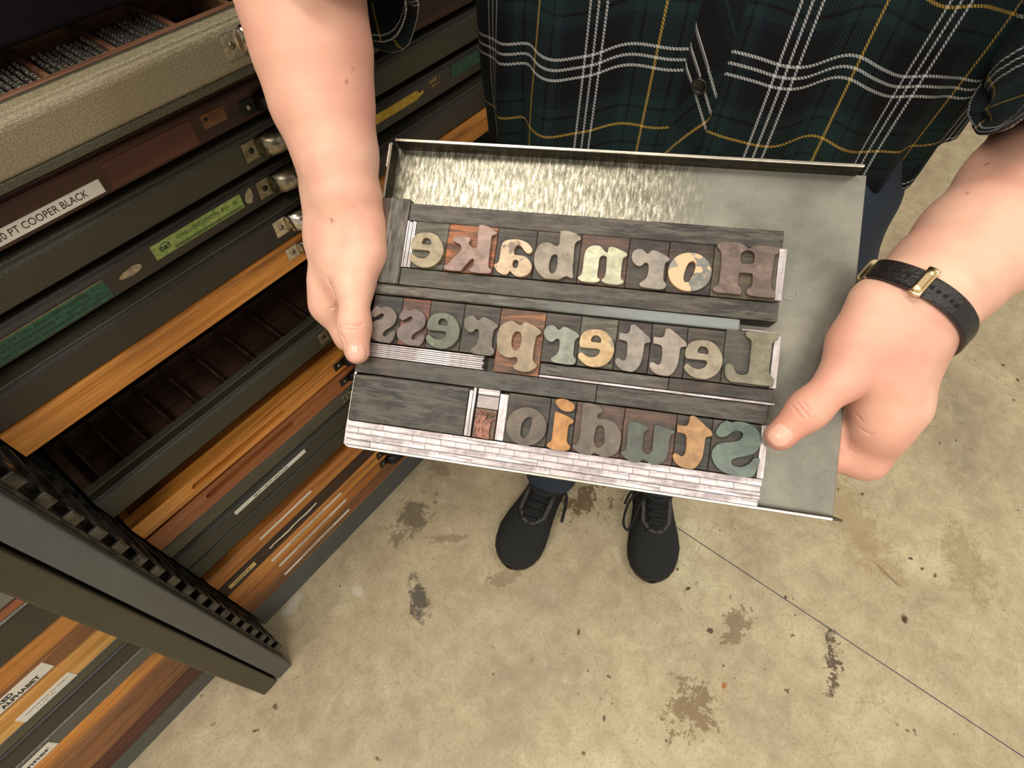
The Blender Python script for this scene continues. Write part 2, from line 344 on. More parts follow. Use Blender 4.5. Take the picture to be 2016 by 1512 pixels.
def text_mesh(name, s, size, mat, parent, M4, shear=0, spacing=1.0, bold=0, wscale=1.0):
    cu = bpy.data.curves.new(name, 'FONT'); cu.body = s; cu.size = size; cu.shear = shear; cu.space_character = spacing
    cu.align_x = 'CENTER'; cu.align_y = 'CENTER'; cu.offset = bold; cu.extrude = .00012; cu.resolution_u = 3
    co = bpy.data.objects.new(name, cu); C.objects.link(co)
    dg = bpy.context.evaluated_depsgraph_get(); dg.update()
    me = bpy.data.meshes.new_from_object(co.evaluated_get(dg)); bpy.data.objects.remove(co); bpy.data.curves.remove(cu)
    me.transform(M4 @ Matrix.Diagonal((wscale, 1, 1, 1))); me.materials.clear(); me.materials.append(mat)
    return link(bpy.data.objects.new(name, me), parent)

# ------------------------------------------------------------------ organic surfaces: smooth union of tapered capsules, meshed with surface nets
def f_field(P, prims, k, cuts=(), kc=.0012, ell=()):
    F = None
    for (a, b, ra, rb) in prims:
        a = np.array(a, np.float32); b = np.array(b, np.float32); ab = b-a; L2 = float(ab@ab)+1e-12
        ap = P-a; h = np.clip((ap@ab)/L2, 0, 1)[..., None]
        d = np.sqrt(((ap-ab*h)**2).sum(-1)) - (ra+(rb-ra)*h[..., 0])
        if F is None: F = d
        else:
            hh = np.clip(.5+.5*(F-d)/k, 0, 1); F = F*(1-hh)+d*hh - k*hh*(1-hh)
    for (a, b, ra, rb) in cuts:
        a = np.array(a, np.float32); b = np.array(b, np.float32); ab = b-a; L2 = float(ab@ab)+1e-12
        ap = P-a; h = np.clip((ap@ab)/L2, 0, 1)[..., None]
        d = -(np.sqrt(((ap-ab*h)**2).sum(-1)) - (ra+(rb-ra)*h[..., 0]))
        hh = np.clip(.5+.5*(F-d)/kc, 0, 1); F = F*hh+d*(1-hh) + kc*hh*(1-hh)
    return F
def surf_net(lo, hi, vox, fn):
    n = [max(4, int(math.ceil((hi[i]-lo[i])/vox))+1) for i in range(3)]
    ax = [np.arange(n[i], dtype=np.float32)*vox+lo[i] for i in range(3)]
    V = np.empty(n, np.float32); step = max(1, int(1.2e6//(n[1]*n[2])))
    for s in range(0, n[0], step):
        X, Y, Z = np.meshgrid(ax[0][s:s+step], ax[1], ax[2], indexing='ij')
        V[s:s+step] = fn(np.stack([X, Y, Z], -1))
    ins = V < 0
    cs = [slice(None, -1), slice(1, None)]
    cnt = sum(ins[cs[i], cs[j], cs[k]].astype(np.int8) for i in (0, 1) for j in (0, 1) for k in (0, 1))
    act = (cnt > 0) & (cnt < 8); idx = -np.ones(act.shape, np.int64); idx[act] = np.arange(act.sum()); ci = np.argwhere(act)
    acc = np.zeros((len(ci), 3)); num = np.zeros(len(ci))
    for ax_ in range(3):
        for o1 in (0, 1):
            for o2 in (0, 1):
                off = [0, 0, 0]; oth = [i for i in range(3) if i != ax_]; off[oth[0]] = o1; off[oth[1]] = o2
                a = ci+off; b = a.copy(); b[:, ax_] += 1
                va = V[tuple(a.T)]; vb = V[tuple(b.T)]; cr = (va < 0) != (vb < 0)
                tt = np.where(cr, va/np.where(va-vb == 0, 1, va-vb), 0)
                p = a.astype(float); p[:, ax_] += tt; acc[cr] += p[cr]; num[cr] += 1
    vs = acc/num[:, None]*vox+np.array(lo)
    fs = []
    for ax_ in range(3):
        oth = [i for i in range(3) if i != ax_]; u, w = oth
        A_ = [slice(None)]*3; B_ = [slice(None)]*3; A_[ax_] = slice(None, -1); B_[ax_] = slice(1, None)
        e = np.argwhere(ins[tuple(A_)] != ins[tuple(B_)])
        e = e[(e[:, u] > 0) & (e[:, w] > 0) & (e[:, u] < n[u]-1) & (e[:, w] < n[w]-1)]
        q = []
        for du, dw in ((0, 0), (1, 0), (1, 1), (0, 1)):
            c_ = e.copy(); c_[:, u] -= du; c_[:, w] -= dw; q.append(idx[tuple(c_.T)])
        q = np.stack(q, 1); flip = ins[tuple(e.T)] == (ax_ == 1)
        q[~flip] = q[~flip][:, ::-1]; fs.append(q)
    fs = np.concatenate(fs); fs = fs[(fs >= 0).all(1)]
    # project onto the surface
    for _ in range(2):
        g = np.stack([(fn((vs+d).astype(np.float32))-fn((vs-d).astype(np.float32))) for d in np.eye(3)*vox*.3], -1)
        g /= np.maximum(np.linalg.norm(g, axis=1, keepdims=True), 1e-9)
        vs = vs - g*np.clip(fn(vs.astype(np.float32)), -vox, vox)[:, None]*.9
    return vs, fs
def prim_bounds(prims, pad):
    pts = np.array([p for pr in prims for p in (np.array(pr[0])-pr[2], np.array(pr[0])+pr[2], np.array(pr[1])-pr[3], np.array(pr[1])+pr[3])])
    return pts.min(0)-pad, pts.max(0)+pad

# ------------------------------------------------------------------ measured shapes (millimetres on the tray for the letters, metres for the arms)
GLYPHS={'e':[[(168.4,102.3),(172.6,102.2),(176.7,100.3),(179.9,96.7),(181.8,92.7),(182.2,88.4),(180.9,83.7),(178.2,80.1),(174.3,77.7),(170.2,77.0),(166.2,77.5),(162.9,79.0),(160.1,81.4),(159.1,83.2),(159.4,84.9),(160.9,86.0),(162.4,85.2),(164.4,84.0),(166.6,83.3),(168.3,83.3),(170.7,84.2),(172.2,85.6),(173.0,87.6),(172.5,88.9),(171.1,89.4),(165.8,89.3),(162.3,89.2),(159.8,89.4,1),(158.9,91.5),(158.8,94.3),(159.5,97.3),(161.6,100.1),(164.9,101.7)],[(169.1,98.3),(171.0,97.9),(172.6,96.4),(173.0,94.5),(172.3,93.6),(169.5,93.6),(167.0,93.8),(166.3,94.8),(166.5,96.3),(167.5,97.8)]],'k':[[(78.8,166.7,1),(81.4,167.2),(84.5,166.6),(88.6,165.0),(91.3,163.3),(92.4,162.3),(91.9,161.3),(90.0,160.5),(88.9,159.4),(88.8,157.8),(89.1,153.3),(89.1,149.5),(89.2,143.5),(89.3,140.1),(89.9,137.5),(91.5,136.4),(92.1,135.1),(91.5,133.7),(89.3,133.1),(84.8,132.9),(81.0,132.9),(77.9,133.2),(76.6,134.2),(76.5,135.5),(78.1,137.0),(78.7,139.1),(78.5,141.8),(77.5,142.6),(76.0,141.2),(72.8,136.7),(71.0,133.7),(69.5,133.0),(64.9,132.9),(60.3,132.9),(58.3,133.7),(57.6,135.1),(58.3,136.4),(60.4,137.3),(63.0,140.8),(66.2,145.2),(68.1,147.7),(68.4,150.0),(67.1,151.8),(64.6,152.9),(62.2,153.7),(61.3,154.6),(62.2,156.6),(64.3,157.6),(67.8,158.1),(71.6,157.9),(73.7,157.1),(74.2,155.8),(73.4,153.5),(74.0,152.2),(76.1,150.7),(78.2,149.9),(79.2,150.4,1),(79.3,152.5),(79.2,156.3),(78.9,162.0)]],'a':[[(106.5,158.9),(110.2,158.6),(114.1,157.3),(117.0,155.1),(118.6,152.6),(118.4,150.7),(116.8,149.7),(115.1,149.9),(113.5,151.1),(111.7,153.1),(110.0,154.5),(108.7,154.7),(107.1,153.9),(106.3,151.9),(106.2,149.7),(106.9,147.9,1),(109.1,147.9),(112.5,147.8),(115.6,146.6),(118.1,144.4),(119.7,141.5),(119.8,138.6),(118.5,135.8),(116.2,134.0),(113.0,133.0),(110.0,133.2),(107.6,134.3),(106.0,135.6),(105.0,135.8),(104.2,134.9),(102.9,133.6),(101.0,133.4),(98.7,134.0),(96.3,135.3),(94.3,137.5),(93.5,139.5),(94.4,140.5),(95.8,141.2),(96.5,143.2),(96.6,146.6),(96.6,150.3),(96.8,154.1),(98.5,156.9),(102.0,158.3)],[(107.7,144.6),(109.5,144.0),(110.3,142.2),(110.0,139.9),(108.7,138.6),(107.1,139.3),(106.2,141.1),(106.5,143.5)]],'b':[[(136.2,167.2,1),(138.8,167.7),(142.8,167.6),(146.6,166.7),(149.3,165.1),(151.0,163.2),(150.4,162.0),(148.4,160.9),(147.3,159.2),(147.2,156.2),(147.5,151.1),(147.8,145.6),(148.0,141.5),(148.5,138.3),(149.0,136.3),(148.1,135.3),(146.7,135.5),(144.4,136.3),(142.3,135.5),(140.7,134.2),(138.6,133.3),(134.3,133.3),(130.3,133.3),(127.1,134.8),(124.2,137.5),(121.8,141.4),(120.6,145.7),(120.6,149.4),(121.3,153.2),(123.1,156.4),(125.8,158.1),(128.7,158.6),(131.3,158.0),(133.3,156.9),(135.2,156.7),(136.5,157.9,1),(136.4,161.2),(136.3,164.9)],[(134.5,150.7),(136.1,150.1),(136.8,147.5),(137.0,142.7),(136.4,139.0),(135.0,137.4),(133.3,137.6),(132.0,139.7),(131.5,143.0),(131.8,146.7),(132.7,149.6)]],'n':[[(170.2,158.7,1),(172.3,159.3),(175.1,158.8),(178.8,157.3),(181.8,156.1),(182.9,154.9),(182.4,153.6),(180.8,152.5),(180.4,150.5),(180.3,146.9),(180.3,142.5),(180.5,139.6),(181.2,137.9),(182.8,136.6),(182.3,135.1),(179.6,133.9),(175.4,133.7),(171.2,134.0),(168.6,135.0),(168.0,136.3),(169.3,137.3),(170.1,139.4),(170.2,143.0),(170.0,147.4),(169.7,151.0),(168.9,152.5),(167.2,152.8),(165.7,152.1),(164.9,150.2),(164.9,146.2),(164.9,141.8),(164.9,138.9),(165.4,137.5),(167.0,136.3),(166.4,134.9),(164.1,133.9),(159.9,133.7),(155.2,133.9),(152.7,135.1),(152.1,136.4),(153.3,137.6),(154.2,139.0),(154.6,142.7),(154.5,147.4),(154.5,151.8),(155.3,155.6),(157.5,158.2),(160.5,159.2),(163.8,159.1),(166.1,157.6),(168.1,155.6),(169.8,155.0,1),(169.9,156.9)]],'r':[[(146.1,101.4,1),(148.6,101.7),(152.3,100.5),(156.1,98.7),(158.1,97.1),(157.9,95.6),(156.4,94.4),(155.8,92.6),(155.7,89.0),(155.8,85.4),(156.2,82.5),(157.6,81.3),(158.1,79.5),(157.7,78.1),(156.1,77.0),(151.8,76.6),(146.8,76.8),(143.2,77.1),(141.5,78.1),(141.5,79.7),(143.0,81.0),(144.9,83.0),(145.8,86.0),(145.8,89.6),(145.5,91.9),(144.4,93.1),(142.9,92.9),(142.0,91.7),(140.3,90.6),(138.1,90.9),(135.7,92.8),(134.3,95.6),(134.4,98.5),(135.7,100.7),(138.1,101.8),(140.6,101.7),(142.2,100.5),(143.5,99.3),(144.9,99.7),(145.8,100.7)]],'o':[[(238.1,148.1),(237.9,144.4),(236.7,140.9),(234.5,137.9),(231.4,135.7),(227.8,134.3),(223.9,133.9),(220.1,134.5),(216.6,136.2),(213.7,138.7),(211.7,141.9),(210.7,145.5),(210.8,149.2),(212.1,152.7),(214.3,155.8),(217.4,158.1),(221.1,159.4),(225.0,159.8),(228.8,159.1),(232.3,157.4),(235.2,154.8),(237.1,151.6)],[(225.7,154.2),(227.2,153.1),(227.7,150.4),(227.0,146.5),(225.8,142.6),(224.1,140.1),(222.1,139.8),(221.0,141.7),(221.1,145.6),(222.1,150.3),(223.6,153.2)]],'O':[[(144.5,33.8),(144.4,30.1),(143.3,26.6),(141.1,23.5),(138.2,21.1),(134.6,19.6),(130.8,19.0),(127.0,19.5),(123.4,21.0),(120.5,23.4),(118.4,26.5),(117.4,30.0),(117.4,33.7),(118.6,37.3),(120.7,40.4),(123.7,42.8),(127.3,44.3),(131.2,44.8),(135.0,44.3),(138.5,42.7),(141.4,40.3),(143.4,37.3)],[(132.5,38.6),(133.8,37.7),(134.3,34.9),(133.9,31.3),(132.8,27.2),(131.0,24.7),(129.0,24.5),(127.7,26.5),(127.5,30.4),(128.1,34.0),(130.0,37.3)]],'H':[[(240.6,167.8),(244.8,168.8),(250.3,169.1),(253.9,168.7),(256.8,167.3),(258.8,166.0),(260.1,165.7),(261.6,167.3),(264.1,168.3),(269.9,168.4),(275.3,168.2),(278.1,167.3),(278.1,164.8),(276.9,163.4),(275.8,162.5),(275.6,159.8),(275.3,153.1),(275.3,146.9),(275.4,142.8),(276.3,140.0),(278.3,138.5),(278.9,136.5),(277.9,134.8),(273.3,134.5),(265.6,134.6),(262.1,135.3),(260.7,137.2),(261.3,138.8),(263.1,140.3),(263.9,141.9),(263.7,148.3),(262.9,149.4),(260.2,149.4),(256.1,149.1),(255.1,147.7),(255.0,142.9),(255.6,140.7),(257.0,139.5),(257.9,137.8),(257.4,135.2),(255.9,134.7),(250.0,134.9),(243.0,134.8),(240.6,135.8),(239.9,137.3),(241.3,138.9),(243.1,140.3),(243.5,143.0),(243.5,148.1),(243.4,154.4),(243.0,159.8),(242.3,162.3),(240.6,164.2),(239.7,165.9)],[(259.8,164.4),(262.0,163.6),(263.4,161.8),(263.7,157.9),(263.0,156.1),(259.6,155.3),(256.5,155.3),(255.1,157.5),(255.0,160.7),(255.7,162.6),(257.7,164.0)]],'L':[[(263.7,111.2,1),(265.5,111.6),(270.3,111.9),(276.7,112.0),(281.5,112.1),(283.3,110.7),(283.0,108.3),(281.4,106.7),(280.2,105.6),(279.9,103.5),(280.0,98.4),(279.9,93.2),(279.8,88.8),(280.7,85.5),(282.4,83.7),(283.5,82.1),(283.5,80.1),(283.0,78.2,1),(278.6,78.0),(272.2,78.0),(265.8,78.1),(259.3,78.0),(256.7,78.5),(254.5,80.6),(253.3,83.9),(253.0,87.1),(253.9,89.1),(255.4,89.8),(257.1,89.2),(258.3,87.6),(259.5,85.0),(261.3,83.5),(263.9,83.3),(266.3,84.0),(267.6,85.6),(267.7,90.1),(267.6,96.9),(267.6,103.8),(267.0,106.1),(265.6,107.3),(264.0,108.2),(263.5,109.9)]],'t':[[(190.9,107.5,1),(192.2,108.1),(193.9,108.0),(196.6,106.2),(201.1,102.8),(204.1,100.6),(204.8,99.0),(204.6,97.5),(202.1,96.9),(201.3,95.7),(201.2,92.9),(201.1,88.7),(200.8,85.5),(200.1,82.6),(198.4,79.2),(196.0,77.1),(192.5,76.9),(189.0,77.3),(186.1,78.9),(184.3,81.0),(183.7,83.1),(184.3,84.7),(186.1,84.8),(187.9,83.9),(189.1,83.7),(190.2,84.7),(190.7,87.4),(190.6,91.7),(190.1,95.2),(189.2,96.5),(187.0,97.1),(184.5,97.2,1),(184.2,100.2),(184.3,101.8,1),(186.8,101.6),(189.2,101.8),(190.4,102.9),(190.8,105.2)]],'p':[[(119.3,101.9,1),(121.4,102.2),(124.9,101.0),(129.6,98.9),(132.3,96.9),(132.1,95.3),(130.2,93.9),(129.3,92.3),(129.1,88.7),(128.9,83.9),(129.0,79.2),(129.7,76.4),(131.4,74.7),(132.6,74.0),(132.2,72.5),(130.2,70.3),(126.8,68.6),(123.2,68.1),(119.1,68.6),(116.8,70.1),(116.6,71.6),(118.1,73.2),(118.9,75.1),(118.3,76.9),(116.8,77.5),(113.6,76.7),(109.9,76.8),(106.7,78.4),(104.3,81.1),(103.1,85.0),(102.6,90.1),(103.1,95.7),(105.3,98.9),(108.3,101.2),(111.5,102.2),(113.8,101.3),(115.9,100.0),(117.7,99.8),(118.9,100.5)],[(116.4,95.1),(118.3,94.4),(119.4,92.0),(119.6,87.6),(119.0,84.2),(117.2,82.3),(115.1,82.7),(113.6,84.7),(113.0,88.0),(113.3,91.7),(114.5,94.2)]],'s':[[(35.1,102.7),(36.4,101.9),(38.4,101.8),(41.0,102.6),(44.2,102.4),(47.6,100.6),(49.8,97.9),(50.5,94.9),(49.8,91.4),(47.9,88.8),(45.0,86.8),(43.0,85.0),(42.0,83.2),(42.4,81.7),(43.7,81.4),(45.2,82.1),(46.7,83.5),(48.4,85.2),(50.0,86.0),(51.4,85.0),(51.3,82.6),(50.1,79.4),(48.4,77.3),(47.0,76.9),(45.0,77.1),(41.1,77.0),(37.0,77.9),(33.6,79.8),(31.4,82.2),(30.7,85.2),(31.3,87.9),(33.1,90.4),(36.0,92.2),(38.9,93.3),(40.3,94.9),(40.5,96.5),(39.1,97.4),(37.3,96.5),(35.2,94.8),(33.3,94.0),(31.5,94.8),(30.7,96.2),(31.1,98.2),(32.6,101.0)]],'i':[[(148.6,44.2,1),(150.0,44.5),(153.7,43.5),(157.7,42.3),(160.7,40.9),(161.8,39.8),(161.5,38.5),(159.8,37.2),(158.9,35.9),(158.8,32.5),(158.9,29.0),(159.1,25.9),(160.1,24.2),(161.9,22.9),(161.8,21.4),(160.0,19.9),(155.8,19.2),(150.9,19.2),(147.6,20.0),(146.2,21.6),(146.8,23.1),(148.4,24.4),(148.9,26.2),(148.9,30.4),(148.8,36.1),(148.7,41.0)]],'dot':[[(150.6,53.2),(154.2,53.5),(157.8,52.5),(160.5,50.8),(161.4,48.8),(160.4,46.5),(158.0,45.4),(154.5,45.5),(151.1,47.0),(148.9,49.2),(148.3,51.3),(148.9,52.6)]],'d':[[(166.3,52.6,1),(168.3,52.9),(172.5,52.9),(176.5,51.8),(179.1,50.2),(180.0,48.6),(179.1,47.5),(177.5,46.7),(176.7,45.1),(177.4,43.8),(179.3,43.6),(182.3,44.0),(185.9,43.4),(189.2,41.6),(191.9,38.8),(193.6,35.2),(193.9,30.8),(193.7,27.3),(192.4,23.6),(189.7,20.8),(186.1,19.3),(182.7,19.1),(179.8,20.4),(178.0,20.9),(176.4,19.8),(174.7,19.0),(170.9,19.0),(167.7,19.7),(165.1,21.1),(163.3,22.6),(163.3,24.3),(165.0,24.6),(166.2,26.0),(166.8,29.7),(166.8,35.0),(166.7,41.0),(166.5,46.9)],[(179.1,39.2),(181.3,38.6),(182.5,36.1),(183.1,31.0),(182.7,27.1),(180.2,24.9),(178.1,25.7),(176.8,28.0),(176.5,31.8),(176.8,36.0),(177.5,38.2)]],'u':[[(197.3,43.9,1),(199.2,44.8),(202.6,44.6),(206.8,43.4),(209.9,42.1),(210.2,41.1),(209.0,39.6),(208.0,37.9),(207.9,34.6),(207.9,30.5),(208.2,27.7),(209.2,25.8),(211.4,25.1),(213.1,25.9),(214.0,27.9),(214.1,31.3),(213.9,36.1),(213.7,40.9),(213.9,43.8,1),(214.9,44.5),(218.8,44.1),(223.0,43.1),(226.4,42.3),(227.1,41.4),(226.4,40.2),(224.8,38.8),(224.3,36.9),(224.3,32.8),(224.3,28.7),(223.9,24.9),(222.4,21.9),(219.7,19.5),(216.8,18.7),(213.8,19.0),(211.3,20.3),(209.5,21.2),(208.2,20.4),(207.0,19.0),(204.4,18.6),(200.9,19.1),(197.3,20.7),(194.9,23.1),(195.3,24.8),(197.0,25.5),(197.7,27.6),(197.6,31.4),(197.3,36.6),(197.1,40.7)]],'S':[[(257.6,53.2),(258.9,53.0),(260.6,52.3),(263.1,53.1),(266.9,53.6),(271.5,52.9),(275.5,51.0),(278.0,48.4),(279.6,45.2),(279.9,42.3),(279.2,39.2),(277.4,35.9),(274.7,33.7),(270.5,31.9),(265.9,30.2),(263.9,29.0),(263.4,27.4),(264.3,25.7),(266.7,25.1),(269.9,25.5),(272.6,26.9),(274.9,29.2),(276.4,31.7),(278.1,32.3),(279.8,31.9),(280.2,30.3),(279.6,26.9),(278.4,22.8),(277.1,20.1,1),(274.3,19.3),(268.7,19.0),(262.9,19.4),(257.6,21.0),(254.0,23.8),(251.7,27.5),(250.8,30.7),(251.3,33.9),(253.0,36.5),(255.6,38.5),(259.4,39.6),(263.2,40.4),(266.3,41.7),(268.0,43.6),(268.4,45.7),(267.0,47.1),(264.4,47.2),(261.9,46.0),(259.3,43.6),(256.5,42.2),(254.0,42.2),(252.2,43.4),(252.0,45.5),(253.3,48.7),(255.5,51.7)]],'man':[[(98.9,39.0),(101.3,38.4),(103.5,37.2),(103.2,35.4),(102.6,33.1),(101.5,31.7),(103.5,33.4),(105.7,33.5),(108.1,33.3),(107.0,31.7),(106.1,30.3),(107.2,29.0),(106.1,27.8),(106.5,23.6),(106.9,19.8,1),(102.5,19.7),(96.6,20.4,1),(96.1,23.9),(95.8,27.1),(95.0,29.2),(95.5,31.8),(97.1,33.5),(95.2,33.9),(94.9,34.6),(97.2,35.3),(97.7,37.2)]]}
ARM_A=[((0.3019, 0.4222, 1.1403), (0.2776, 0.3971, 1.1211), 0.05, 0.047), ((0.2776, 0.3971, 1.1211), (0.2735, 0.3902, 1.1074), 0.047, 0.0455), ((0.2735, 0.3902, 1.1074), (0.2604, 0.3734, 1.0773), 0.0455, 0.0405), ((0.2604, 0.3734, 1.0773), (0.2492, 0.3592, 1.0529), 0.0405, 0.0388), ((0.2492, 0.3592, 1.0529), (0.2364, 0.3447, 1.0275), 0.0388, 0.0345), ((0.2364, 0.3447, 1.0275), (0.2232, 0.3254, 1.0024), 0.0345, 0.0285), ((0.2232, 0.3254, 1.0024), (0.2091, 0.3079, 0.985), 0.0285, 0.025)]
HAND_A=[((0.2059, 0.3265, 0.9773), (0.1871, 0.3105, 0.9551), 0.018, 0.016), ((0.1871, 0.3105, 0.9551), (0.167, 0.294, 0.9333), 0.0158, 0.0145), ((0.167, 0.294, 0.9333), (0.157, 0.2888, 0.9229), 0.0145, 0.0122), ((0.1989, 0.3034, 0.9653), (0.1783, 0.2849, 0.951), 0.0215, 0.0175), ((0.1783, 0.2849, 0.951), (0.1643, 0.273, 0.9382), 0.016, 0.011), ((0.2113, 0.2999, 0.9777), (0.2016, 0.2872, 0.965), 0.0185, 0.017), ((0.2016, 0.2872, 0.965), (0.1903, 0.2742, 0.9583), 0.017, 0.0145), ((0.1903, 0.2742, 0.9583), (0.1683, 0.2632, 0.9516), 0.0145, 0.0122), ((0.1683, 0.2632, 0.9516), (0.1477, 0.246, 0.9387), 0.0115, 0.0098), ((0.1477, 0.246, 0.9387), (0.1366, 0.2349, 0.9284), 0.0098, 0.0088), ((0.2049, 0.3115, 0.9668), (0.1749, 0.2836, 0.9441), 0.018, 0.012), ((0.2172, 0.3278, 0.9607), (0.1719, 0.3027, 0.9155), 0.016, 0.0125), ((0.2257, 0.3338, 0.9527), (0.1865, 0.3143, 0.9051), 0.014, 0.012), ((0.2322, 0.3363, 0.9476), (0.2011, 0.324, 0.8967), 0.013, 0.011), ((0.157, 0.2888, 0.9229), (0.1557, 0.271, 0.9013), 0.0122, 0.0106), ((0.1547, 0.2702, 0.9005), (0.1693, 0.2448, 0.9018), 0.0095, 0.0085), ((0.1693, 0.2448, 0.9018), (0.179, 0.2317, 0.9061), 0.0085, 0.0075), ((0.1719, 0.3027, 0.9155), (0.1768, 0.2912, 0.9045), 0.0115, 0.01), ((0.1768, 0.2912, 0.9045), (0.1838, 0.2487, 0.911), 0.0092, 0.0085), ((0.1838, 0.2487, 0.911), (0.1933, 0.2305, 0.9142), 0.0085, 0.0075), ((0.1865, 0.3143, 0.9051), (0.1934, 0.2992, 0.9062), 0.011, 0.0095), ((0.1934, 0.2992, 0.9062), (0.1984, 0.2559, 0.9185), 0.009, 0.0082), ((0.1984, 0.2559, 0.9185), (0.206, 0.2356, 0.9226), 0.008, 0.0072), ((0.2011, 0.324, 0.8967), (0.2099, 0.309, 0.9106), 0.01, 0.0085), ((0.2099, 0.309, 0.9106), (0.2108, 0.2666, 0.9242), 0.008, 0.0072), ((0.2108, 0.2666, 0.9242), (0.2148, 0.2506, 0.9293), 0.0072, 0.0065)]
ARM_B=[((0.6065, -0.0969, 1.0343), (0.5492, -0.0922, 1.0198), 0.048, 0.0475), ((0.5492, -0.0922, 1.0198), (0.4804, -0.0824, 1.0081), 0.0475, 0.043), ((0.4804, -0.0824, 1.0081), (0.4146, -0.068, 1.0), 0.043, 0.0362), ((0.4146, -0.068, 1.0), (0.3778, -0.0598, 0.9948), 0.0362, 0.0318), ((0.3778, -0.0598, 0.9948), (0.3502, -0.0539, 0.9922), 0.0318, 0.03)]
HAND_B=[((0.3502, -0.0539, 0.9922), (0.3305, -0.0535, 0.9774), 0.029, 0.027), ((0.332, -0.0347, 0.9912), (0.309, -0.0375, 0.9761), 0.018, 0.0165), ((0.309, -0.0375, 0.9761), (0.2919, -0.0408, 0.9667), 0.0165, 0.0135), ((0.2919, -0.0408, 0.9667), (0.2625, -0.0328, 0.9559), 0.013, 0.0105), ((0.2625, -0.0328, 0.9559), (0.2441, -0.0274, 0.9433), 0.0105, 0.009), ((0.3305, -0.0535, 0.9774), (0.3127, -0.0617, 0.9608), 0.027, 0.0215), ((0.3501, -0.0635, 0.9821), (0.3132, -0.0809, 0.9433), 0.0175, 0.015), ((0.3127, -0.0617, 0.9608), (0.2958, -0.0751, 0.9413), 0.02, 0.015), ((0.3031, -0.0664, 0.9449), (0.2979, -0.0754, 0.9261), 0.014, 0.0125), ((0.2979, -0.0754, 0.9261), (0.2902, -0.0808, 0.91), 0.0125, 0.0112), ((0.3113, -0.0686, 0.9516), (0.2951, -0.0786, 0.9333), 0.019, 0.015), ((0.3604, -0.0635, 0.967), (0.3347, -0.08, 0.9349), 0.0165, 0.013), ((0.3703, -0.0617, 0.9567), (0.354, -0.0769, 0.9256), 0.015, 0.012), ((0.3773, -0.0604, 0.9493), (0.3691, -0.0735, 0.9186), 0.013, 0.0105), ((0.3132, -0.0809, 0.9433), (0.2888, -0.0834, 0.91), 0.015, 0.0115), ((0.2888, -0.0834, 0.91), (0.276, -0.0602, 0.9057), 0.0108, 0.0088), ((0.2754, -0.0601, 0.9066), (0.2709, -0.0433, 0.9083), 0.0088, 0.0078), ((0.3347, -0.08, 0.9349), (0.3158, -0.0789, 0.9124), 0.0122, 0.0102), ((0.3158, -0.0789, 0.9124), (0.291, -0.0536, 0.9157), 0.0098, 0.0086), ((0.291, -0.0536, 0.9157), (0.2849, -0.0339, 0.9171), 0.0086, 0.0076), ((0.354, -0.0769, 0.9256), (0.3351, -0.0737, 0.9129), 0.0112, 0.0096), ((0.3351, -0.0737, 0.9129), (0.3063, -0.0479, 0.9233), 0.0092, 0.0084), ((0.3063, -0.0479, 0.9233), (0.2984, -0.0302, 0.9256), 0.0082, 0.0074), ((0.3691, -0.0735, 0.9186), (0.3513, -0.0667, 0.9166), 0.0098, 0.0086), ((0.3513, -0.0667, 0.9166), (0.3214, -0.0432, 0.9295), 0.0082, 0.0074), ((0.3214, -0.0432, 0.9295), (0.3124, -0.0288, 0.9329), 0.0074, 0.0066)]
HEM_A=[(0.2417, 0.405, 1.0956), (0.2373, 0.3299, 1.111), (0.2798, 0.3231, 1.0956), (0.3281, 0.3438, 1.0643), (0.3313, 0.3595, 1.036), (0.3281, 0.3801, 1.0244), (0.326, 0.405, 1.0273), (0.3151, 0.4343, 1.0454), (0.2813, 0.4437, 1.0668)]
HEM_B=[(0.5671, -0.031, 1.0147), (0.5242, -0.0403, 1.0172), (0.4291, -0.0403, 1.0635), (0.4115, -0.0436, 1.0839), (0.423, -0.0523, 1.0917), (0.4672, -0.0782, 1.0792), (0.5432, -0.1284, 1.0405), (0.609, -0.1644, 0.9897), (0.6496, -0.1398, 0.9617), (0.6475, -0.0752, 0.9932), (0.6327, -0.0323, 1.0147)]
ELB_A=(0.3019, 0.4222, 1.1403)
ELB_B=(0.6137, -0.0981, 1.0318)
TRAY_O=(0.09001, 0.21402, 0.88156)
TRAY_X=(0.436531, -0.895851, 0.083022)
TRAY_Y=(0.750935, 0.413624, 0.514793)
TRAY_N=(-0.495517, -0.162378, 0.853285)
MOLES=[(0.2459, 0.3164, 1.0543, 0.001), (0.2377, 0.315, 1.0511, 0.0009), (0.1846, 0.2944, 0.9824, 0.001), (0.4506, -0.0459, 1.0306, 0.001), (0.4119, -0.0433, 1.0295, 0.001), (0.2039, 0.337, 1.0425, 0.0006)]
